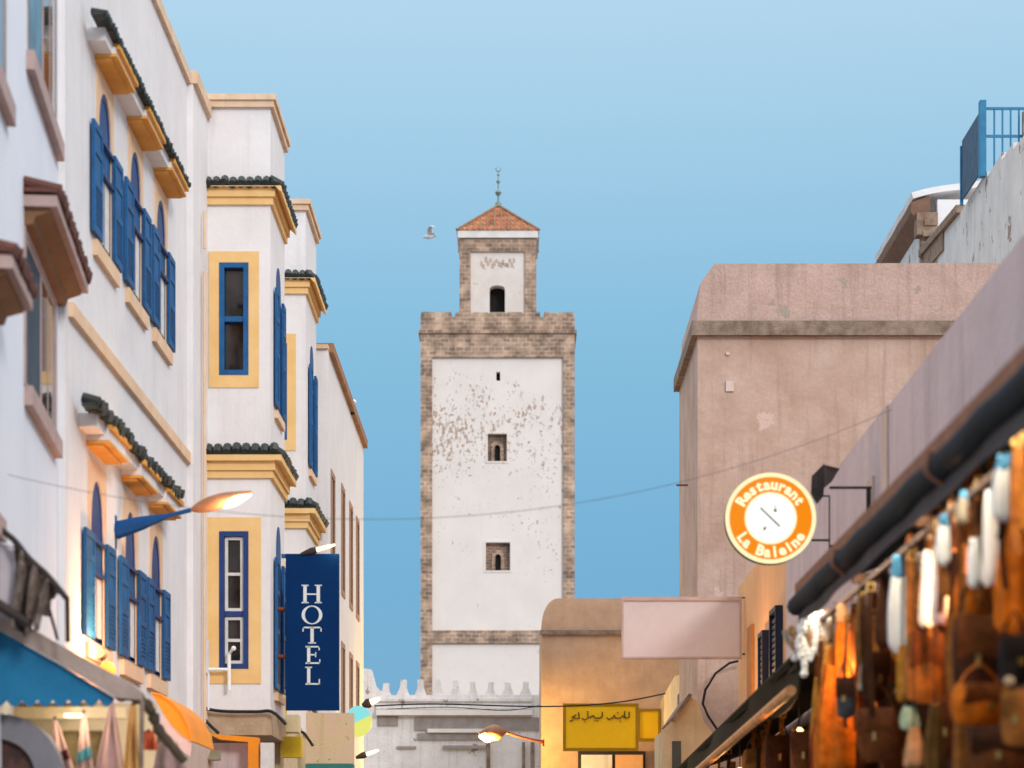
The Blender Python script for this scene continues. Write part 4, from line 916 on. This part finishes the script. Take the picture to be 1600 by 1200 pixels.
for yk in (15.6, 12.0): 
    q = MB(); q.tube([(Xe-.08, yk, 3.70), (Xe-.06, yk, 3.79), (Xe+.05, yk, 3.80), (Xe+.09, yk, 3.70), (Xe, yk, 3.63), (Xe-.08, yk, 3.70)], .018, 6); q.build('strap', MATS['reddish_timber'], ra)
# stall body
sb = thing('leather_stall', (2.9, 13, 0), 'dark timber leather goods stall under the rolled awning', 'stall')
DK = mat('dark_stall_wood', (.075, .032, .014), (.04, .018, .010), 3, bump=.4)
q = MB(); q.box(3.33, 3.385, 7.5, 18.4, .13, 3.9); q.build('back_wall', DK, sb)
q = MB()
for yk in (8, 10.5, 13, 15.5, 18): q.box(2.25, 3.32, yk, yk+.06, 3.56, 3.62)
for xk in (2.3, 2.62, 2.95): q.box(xk, xk+.03, 7.6, 18.3, 3.52, 3.555)
q.build('hanging_rails', DK, sb)
q = MB(); q.box(2.4, 3.32, 18.3, 18.36, .13, 3.5); q.build('end_wall', DK, sb)
q = MB(); q.box(2.6, 3.32, 7.6, 18.2, .9, .96); q.box(2.62, 2.66, 7.6, 18.2, .13, .9); q.build('counter', DK, sb)
# second stall and awning
ra2 = thing('stall_awning', (2.27, 19, 0), 'black-green tarpaulin awning with orange timber rail lower down the right side', 'awning')
def zA(y): return 3.36-(y-19)*.0222
q = MB(); q.sheet(lambda a, b_: (2.27+.03*math.sin(a*23)+.05*b_*math.sin(a*9), 18.6+15*a, zA(18.6+15*a)-.26*b_*(1+.25*math.sin(a*14))), 80, 4, .02); q.build('valance', TARPG, ra2)
q = MB(); q.prism([(2.25, 3.30), (3.39, 3.62), (3.39, 3.58), (2.25, 3.26)], 1, 18.62, 19.2); 
q.sheet(lambda a, b_: (2.26+1.12*b_, 19.2+14.4*a, zA(19.2+14.4*a)-.02+.35*b_), 10, 3, .02); q.build('canvas', TARPG, ra2)
q = MB(); q.tube([(2.20, 18.6, zA(18.6)-.29), (2.20, 33.4, zA(33.4)-.29)], .045, 8); q.build('rail', WOODO, ra2, True)
q = MB(); q.tube([(2.27, 18.5, zA(18.6)+.02), (2.27, 33.6, zA(33.6)+.02)], .03, 8); q.build('edge_roll', TARPG, ra2, True)
sb2 = thing('craft_stall', (2.9, 26, 0), 'dark timber stall with orange-lit goods under the lower tarpaulin', 'stall')
q = MB(); q.box(3.3, 3.385, 18.6, 33.4, .13, 3.3); q.box(2.5, 3.3, 33.3, 33.38, .13, 2.9); q.build('back_wall', DK, sb2)
for k_ in range(10): q = MB(); q.box(2.45, 2.52, 19.2+k_*1.5, 19.27+k_*1.5, .13, 2.9); q.build('post', DK, sb2)
for yk, zk, w in ((9.6, 3.25, 24), (12.8, 3.2, 24), (16.2, 3.1, 24), (20.5, 2.85, 14), (26, 2.75, 14)):
    t = thing('bulb_lamp', (2.5, yk, zk), {9.6: 'bare warm bulb nearest the camera inside the leather stall', 12.8: 'bare warm bulb in the middle of the leather stall', 16.2: 'bare warm bulb near the far end of the leather stall', 20.5: 'bare warm bulb at the near end of the lower craft stall', 26: 'bare warm bulb deep in the lower craft stall'}[yk], 'lamp', 'bare bulbs in the right stalls')
    q = MB(); q.ball((2.5, yk, zk), .04, 12, (1, 1, 1.2)); q.build('bulb', BULB, t, True); q = MB(); q.tube([(2.5, yk, zk+.05), (2.5, yk, 3.3 if yk > 19 else 3.53)], .008, 6); q.build('flex', CABLE, t)
    lamp((2.42, yk-.06, zk-.06), w, (1, .48, .16), .05)
# lamp lighting the apricot wall: fixture on the stall roof
t = thing('wall_lamp', (3.1, 32.2, 3.9), 'warm lamp on the apricot wall just above the lower tarpaulin', 'lamp')
q = MB(); q.ball((3.05, 32.2, 3.62), .07, 12); q.build('globe', BULB, t, True); q = MB(); q.tube([(3.39, 32.2, 3.75), (3.05, 32.2, 3.68)], .015, 6); q.build('stem', IRON, t)
lamp((2.7, 31.7, 4.0), 95, (1, .52, .17), .12)

# goods -------------------------------------------------------------
def col(name, c, **k_): return mat(name, c, tuple(v*.45 for v in c), 11, rough=k_.pop('rough', .6), bump=.4, spec=.15, fine=.3, **k_)
LEA = {'tan': col('tan_leather', (.52, .19, .035)), 'brown': col('brown_leather', (.24, .07, .015)), 'dark': col('dark_leather', (.085, .027, .009)),
       'orange': col('orange_leather', (.85, .22, .01)), 'black': col('black_leather', (.014, .012, .013)), 'olive': col('olive_suede', (.22, .11, .02)), 'red': col('red_leather', (.42, .06, .02)),
       'white': mat('white_cotton', (.90, .90, .86), (.82, .83, .80), 9, rough=.9, bump=.2, fine=.03), 'cream': col('cream_cotton', (.62, .54, .40), rough=.9), 'amber': col('amber_cloth', (.80, .36, .05), rough=.9),
       'blue': col('sky_blue_cloth', (.10, .33, .55), rough=.9), 'mint': col('mint_cloth', (.42, .66, .52), rough=.9), 'peach': col('peach_cloth', (.80, .45, .22), rough=.9), 'grey': col('grey_leather', (.10, .10, .11))}
def at(px, X): return X*F/(px-VX)
def bag(px, y0, y1, w, colr, X, lab, cat='bag', flap=None):
    """leather satchel hanging from its strap: bulged body, flap, strap, buckle"""
    Y = at(px, X); k_ = Y/F; W_ = w*k_; H = (y1-y0)*k_; bz = P(px, y1, Y).z; x = X; D = min(.09, W_*.35)
    bh = H*.66; t = thing('satchel', (x, Y, bz), lab, cat, 'leather bags hung in the right stall')
    rz = random.uniform(-.5, .5); cr_, sr = math.cos(rz), math.sin(rz)
    M_ = Matrix.Translation((x, Y, bz)) @ Matrix.Rotation(rz, 4, 'Z')
    q = MB(M_)
    def body(a, b_):
        ww = W_*(.5+.08*math.sin(math.pi*b_)); sag = .05*H*math.sin(math.pi*a)*(1-b_)
        return ((a-.5)*2*ww, 0, bh*b_-sag)
    n_u, n_v = 12, 8; Fv = []; Bv_ = []
    for i in range(n_u+1):
        f_, g_ = [], []
        for j in range(n_v+1):
            p_ = body(i/n_u, j/n_v); d_ = D*(math.sin(math.pi*min(max(i/n_u, .02), .98))**.5)*(math.sin(math.pi*min(max(.08+.84*j/n_v, 0), 1))**.5)
            d_ *= 1+.08*math.sin(i*1.9+j*2.3)
            f_.append(q.v((p_[0], -d_/1, p_[2]))); g_.append(q.v((p_[0], d_, p_[2])))
        Fv.append(f_); Bv_.append(g_)
    for i in range(n_u):
        for j in range(n_v):
            q.bm.faces.new([Fv[i][j], Fv[i+1][j], Fv[i+1][j+1], Fv[i][j+1]]); q.bm.faces.new([Bv_[i][j], Bv_[i][j+1], Bv_[i+1][j+1], Bv_[i+1][j]])
        for j in (0, n_v): q.bm.faces.new([Fv[i][j], Fv[i+1][j], Bv_[i+1][j], Bv_[i][j]])
    for j in range(n_v):
        for i in (0, n_u): q.bm.faces.new([Fv[i][j], Fv[i][j+1], Bv_[i][j+1], Bv_[i][j]])
    q.build('body', LEA[colr], t, True)
    q = MB(M_); q.sheet(lambda a, b_: ((a-.5)*W_*1.04, -D*(.35+.75*math.sin(math.pi*min(.95, .25+b_*.6))), bh*(1.02-.52*b_-.08*math.sin(math.pi*a)*b_)), 10, 6, .008); q.build('flap', LEA[flap or colr], t, True)
    q = MB(M_); q.box(-.012, .012, -D*1.18-.01, -D*1.05, bh*.36, bh*.52); q.build('buckle', mat('brass_buckle', (.45, .30, .10), None, 5, rough=.35, metal=.8), t)
    q = MB(M_); q.tube([(-W_*.48, 0, bh*.9), (-W_*.30, 0, H*.85), (0, 0, H+.02), (W_*.30, 0, H*.85), (W_*.48, 0, bh*.9)], .009, 6, .4); q.build('strap', LEA[colr], t, True)
    return t
def scarf(px, y0, y1, w, colr, X, lab, top=None, cat='scarf', tf=.22):
    """folded cloth tied at its top and hanging in soft pleats"""
    Y = at(px, X); k_ = Y/F; W_ = w*k_; H = (y1-y0)*k_; z1 = P(px, y0, Y).z
    t = thing('hanging_scarf', (X, Y, z1-H), lab, cat, 'scarves hung in the right stall')
    def body(za, zb_, m_, nm, n_=16):
        q = MB(); ph = random.random()*6; rings = []
        for j in range(n_+1):
            b_ = za+(zb_-za)*j/n_; sw = .55+.45*math.sin(min(1, b_*1.3)*math.pi/2); rr = W_*(.66 if colr == 'white' else .56)*sw*(1 if b_ < .93 else 1-(b_-.93)*6)
            ring_ = []
            for i in range(24):
                an = 6.2832*i/24; rad = rr*(1+.16*math.sin(5*an+ph)+.07*math.sin(9*an+ph*2))
                ring_.append(q.v((X+rad*math.cos(an)+.004*math.sin(b_*5+ph), Y+rad*.6*math.sin(an), z1-H*b_+.01*math.sin(an*2+ph))))
            rings.append(ring_)
        for j in range(n_):
            for i in range(24): q.bm.faces.new([rings[j][i], rings[j][(i+1) % 24], rings[j+1][(i+1) % 24], rings[j+1][i]])
        q.bm.faces.new(rings[0][::-1]); q.bm.faces.new(rings[-1]); q.build(nm, m_, t, True)
    if top: body(0, tf, LEA[top], 'knot', 5); body(tf+.001, 1, LEA[colr], 'cloth')
    else: body(0, 1, LEA[colr], 'cloth')
    q = MB(); q.tube([(X, Y, z1-.01), (X, Y, max(3.53, z1+.02))], .004, 5); q.build('cord', CABLE, t)
    return t
XR = 2.28
S_ = [ # px, y0, y1, width, colour, X, label, top
 (1405, 868, 1020, 26, 'white', 2.3, 'long white scarf with a blue knot, lowest of the tall white ones', 'blue'),
 (1449, 862, 978, 17, 'white', 2.3, 'left one of two white scarves hanging side by side in mid stall', None),
 (1468, 850, 975, 18, 'white', 2.32, 'right one of two white scarves hanging side by side in mid stall', None),
 (1474, 805, 882, 16, 'white', 2.26, 'short white scarf with sky blue knot close under the awning middle', 'blue'),
 (1504, 768, 816, 15, 'cream', 2.26, 'very short cream scarf with a large sky blue knot', 'blue'),
 (1522, 842, 916, 17, 'white', 2.3, 'short plump white scarf left of the longest white one', None),
 (1548, 768, 914, 20, 'white', 2.32, 'longest slender white scarf toward the upper right', None),
 (1568, 712, 812, 26, 'white', 2.26, 'white scarf with pale blue knot, highest on the right', 'blue'),
 (1454, 812, 868, 15, 'cream', 2.4, 'olive-cream scarf tucked behind the blue-knotted one', None),
 (1488, 775, 860, 14, 'peach', 2.36, 'slim tan-peach scarf between two blue-knotted scarves', None),
 (1424, 835, 900, 17, 'brown', 2.34, 'slim rust brown scarf hanging above the tall white scarf', None),
 (1500, 810, 1000, 22, 'dark', 2.6, 'long dark brown scarf behind the short white ones', None),
 (1523, 722, 850, 30, 'brown', 2.45, 'wide dark rust scarf hanging high behind the longest white scarf', None),
 (1592, 690, 830, 26, 'amber', 2.3, 'bright amber scarf at the upper right picture edge', None),
 (1582, 800, 990, 44, 'orange', 2.4, 'broad orange cloth hanging at the right picture edge', None),
 (1316, 945, 1070, 22, 'orange', 2.3, 'red-orange scarf with peach knot beside the white bead bunch', 'peach'),
 (1300, 1010, 1100, 30, 'amber', 2.3, 'golden amber cloth below the red-orange scarf', None),
 (1280, 1060, 1215, 26, 'amber', 2.26, 'long amber cloth slanting to the bottom edge under the beads', None),
 (1300, 1095, 1215, 34, 'orange', 2.3, 'deep orange cloth at the bottom beside the long amber one', None),
 (1325, 1110, 1215, 30, 'red', 2.35, 'dark red cloth at the bottom under the grey loop bag', None),
 (1345, 920, 1040, 15, 'olive', 2.32, 'slim olive-brown scarf near the far end of the rolled awning', None),
 (1362, 910, 1020, 16, 'brown', 2.36, 'slim chestnut scarf second from the far end of the awning', None),
 (1380, 890, 1010, 20, 'dark', 2.34, 'dark brown scarf just left of the tall blue-knotted white scarf', None),
 (1352, 1035, 1078, 18, 'cream', 2.28, 'small pale cloth curl under the olive-brown scarf', None),
 (1410, 1010, 1095, 17, 'amber', 2.3, 'golden scarf directly below the tall blue-knotted white scarf', None),
 (1428, 900, 980, 15, 'peach', 2.42, 'dull pinkish scarf between tall white scarves', None),
 (1420, 1104, 1140, 26, 'mint', 2.26, 'small mint green cloth low in the middle of the stall', None),
 (1428, 1138, 1200, 24, 'peach', 2.26, 'peach cloth directly under the mint green one', None),
 (1486, 960, 1085, 14, 'tan', 2.3, 'slim tan strap cloth left of the large dark bag', None),
 (1460, 1100, 1215, 24, 'olive', 2.3, 'olive gold cloth at the bottom right of the mint one', None),
 (1500, 1120, 1215, 20, 'tan', 2.32, 'tan cloth at the bottom left of the curved orange bag', None),
]
for px, y0, y1, w, c_, X, lab, top in S_: scarf(px, y0, y1, w, c_, X, lab, top)
B_ = [
 (1443, 940, 1092, 52, 'tan', 2.34, 'tan leather satchel with a front flap under the twin white scarves', 'brown'),
 (1366, 985, 1092, 40, 'dark', 2.34, 'dark brown leather satchel under the slim chestnut scarf', None),
 (1372, 1070, 1185, 56, 'brown', 2.34, 'chestnut brown satchel low under the dark brown one', None),
 (1524, 900, 1090, 62, 'dark', 2.34, 'large near-black brown satchel in the centre right of the stall', 'brown'),
 (1520, 860, 985, 56, 'orange', 2.45, 'burnt orange satchel behind the short white scarf', 'orange'),
 (1585, 960, 1066, 48, 'black', 2.28, 'black leather bag at the right edge below the orange cloth', None),
 (1530, 1040, 1130, 86, 'orange', 2.32, 'wide curved orange leather bag low on the right', 'brown'),
 (1322, 1030, 1118, 26, 'grey', 2.26, 'slim grey looped bag beside the golden amber cloth', 'dark'),
 (1560, 1100, 1215, 80, 'brown', 2.4, 'big brown satchel in the bottom right corner', 'dark'),
 (1590, 1040, 1160, 44, 'tan', 2.36, 'tan satchel with a white tag at the right edge', None),
 (1478, 1060, 1180, 44, 'dark', 2.5, 'dark bag behind the olive gold cloth', None),
 (1400, 1080, 1215, 50, 'brown', 2.5, 'brown bag behind the mint green cloth', None),
 (1390, 930, 1060, 50, 'brown', 2.6, 'brown bag half hidden behind the tall blue-knotted white scarf', None),
 (1345, 960, 1080, 40, 'dark', 2.6, 'dark bag hanging deep behind the olive-brown scarf', None),
 (1460, 900, 1010, 50, 'brown', 2.65, 'brown bag deep behind the twin white scarves', None),
 (1560, 880, 1000, 60, 'tan', 2.6, 'tan bag hanging deep behind the broad orange cloth', None),
 (1500, 1000, 1120, 60, 'brown', 2.65, 'brown bag deep between tan satchel and large dark satchel', None),
 (1580, 760, 880, 50, 'tan', 2.62, 'tan bag high at the right edge behind the amber scarf', None),
 (1545, 760, 880, 40, 'dark', 2.65, 'dark bag high behind the longest slender white scarf', None),
 (1345, 1120, 1215, 50, 'dark', 2.45, 'dark satchel at the bottom behind the chestnut one', None),
 (1260, 1110, 1210, 40, 'brown', 2.5, 'brown bag hanging below the orange rail of the lower awning', None),
 (1215, 1120, 1210, 36, 'dark', 2.45, 'dark bag hanging under the lower tarpaulin in shadow', None),
 (1180, 1150, 1215, 34, 'tan', 2.45, 'tan bag at the bottom edge under the lower tarpaulin', None),
 (1420, 960, 1060, 44, 'dark', 2.75, 'dark bag deepest behind the tall white scarf', None),
 (1330, 1040, 1150, 40, 'red', 2.6, 'dark red leather bag behind the grey looped bag', None),
]
for px, y0, y1, w, c_, X, lab, fl_ in B_: bag(px, y0, y1, w, c_, X, lab, flap=fl_)
# white bead / pompom bunch
Yb_ = at(1270, 2.25); wb = thing('bead_bunch', P(1270, 1080, Yb_), 'bunch of white pompom and shell strings at the far end of the rolled awning', 'decoration')
for s_ in range(11):
    q = MB(); x0_ = 1238+s_*6.5+random.uniform(-2, 2); ln_ = random.uniform(60, 115)-abs(s_-6)*6; y0_ = 958+abs(s_-8)*3
    for j in range(int(ln_/7)):
        q.ball(P(x0_+5*math.sin(j*.6+s_), y0_+j*7, Yb_+.05*math.sin(s_*2)), random.uniform(.024, .042), 8)
    q.build('pompom_string', LEA['white' if s_ % 4 else 'peach'], wb, True)
q = MB(); q.tube(poly([(1226, 985), (1232, 1003), (1245, 1008), (1256, 998), (1262, 980)], Yb_, 12), .022, 8); q.build('loop', LEA['cream'], wb, True)
q = MB(); a = P(1577, 1064, at(1577, 2.2)); q.ball(a, .022, 10, (1.2, .4, 1)); mesh_thing(q, 'price_tag', LEA['cream'], a, 'small round cream tag on the bags at lower right', 'tag')

# belts filling the rails
def belt(px, y0, y1, X, colr):
    Y = at(px, X); k_ = Y/F; p0 = P(px, y0, Y); L_ = (y1-y0)*k_
    t = thing('leather_belt', p0, 'thin %s leather belt hanging from the stall rails' % colr, 'belt', '%s belts on the stall rails' % colr)
    ph = random.random()*6; w = random.uniform(.014, .024)
    q = MB(); q.sheet(lambda a, b_: (p0.x+(a-.5)*2*w+.012*math.sin(b_*4+ph), p0.y+.01*math.sin(b_*7+ph), p0.z-L_*b_), 3, 14, .006); q.build('strap', LEA[colr], t)
    q = MB(); q.ring(rect(p0.x-w*1.4, p0.x+w*1.4, p0.z-.03, p0.z+.03), rect(p0.x-w*.9, p0.x+w*.9, p0.z-.02, p0.z+.02), 1, p0.y-.012, p0.y-.004); q.build('buckle', MATS['brass_buckle'], t)
for i in range(46):
    px = random.uniform(1275, 1598); X = random.choice((2.27, 2.36, 2.5, 2.7)); ye = 590+(1600-px)*1.04+random.uniform(75, 130)
    belt(px, ye, min(1215, ye+random.uniform(90, 230)), X, random.choice(('brown', 'tan', 'dark', 'orange', 'tan')))
for i in range(12):
    px = random.uniform(1110, 1235); ye = 1205-(px-1080)*.92+random.uniform(20, 50); belt(px, ye, ye+random.uniform(50, 110), 2.5, random.choice(('brown', 'orange', 'tan')))
# white conduit and bracket on the lower bay window, roof vent on the plain house
q = MB(); yc_ = 31.2; q.tube([P(306, 1046, yc_), P(356, 1046, yc_)], .022, 8); q.tube([P(358, 1078, yc_), P(358, 1022, yc_), P(364, 1014, yc_-.05)], .024, 8); q.ball(P(365, 1013, yc_-.06), .035, 8)
mesh_thing(q, 'wall_pipe', MATS['white_cotton'], P(358, 1060, yc_), 'white pipe with a side arm fixed across the lower bay window', 'pipe', smooth=True)
v_ = thing('roof_vent', P(550, 634, 44), 'tiny dark vent with white cap on the roof edge of the plain white house', 'vent')
q = MB(); q.tube([P(550, 648, 44), P(550, 632, 44)], .05, 8); q.build('pipe', IRON, v_); q = MB(); q.ball(P(550, 628, 44), .09, 8, (1, 1, .6)); q.build('cap', MATS['white_cotton'], v_)
q = MB(); q.tube([P(1080, 758, 40.2)+Vector((-.0, 0, 0)), P(1080, 758, 40.2)+Vector((-.26, 0, 0))], .02, 6); mesh_thing(q, 'drain_spout', BAND, P(1078, 758, 40.2), 'tiny rusty spout sticking out of the shaded side of the brown building', 'spout')

scarf(1303, 1040, 1215, 52, 'orange', 2.24, 'broad fiery orange cloth in front at the bottom below the bead bunch')
scarf(1283, 1120, 1215, 30, 'red', 2.23, 'crimson cloth fold at the very bottom left of the broad fiery orange cloth')
stt = thing('added_fill_strip', (2.25, 13, 3.66), 'unseen light strip added to brighten the goods behind the valance of the rolled awning', 'lamp')  # added fill, unseen behind the valance, to brighten the white hanging goods
q = MB(); q.box(2.25, 2.28, 8.0, 18.0, 3.655, 3.68); q.build('batten', IRON, stt)
q = MB(); q.box(2.252, 2.278, 8.05, 17.95, 3.640, 3.654); q.build('fill_emitter', emit('added_fill_emitter', (1, .86, .66), 2.5), stt)
al = bpy.data.lights.new('added_fill_glow', 'AREA'); al.shape = 'RECTANGLE'; al.size = .05; al.size_y = 10; al.energy = 62; al.color = (1, .84, .64)  # added fill light for the goods under the awning
ao = bpy.data.objects.new('added_fill_glow', al); C.objects.link(ao); ao.location = (2.265, 13, 3.632)
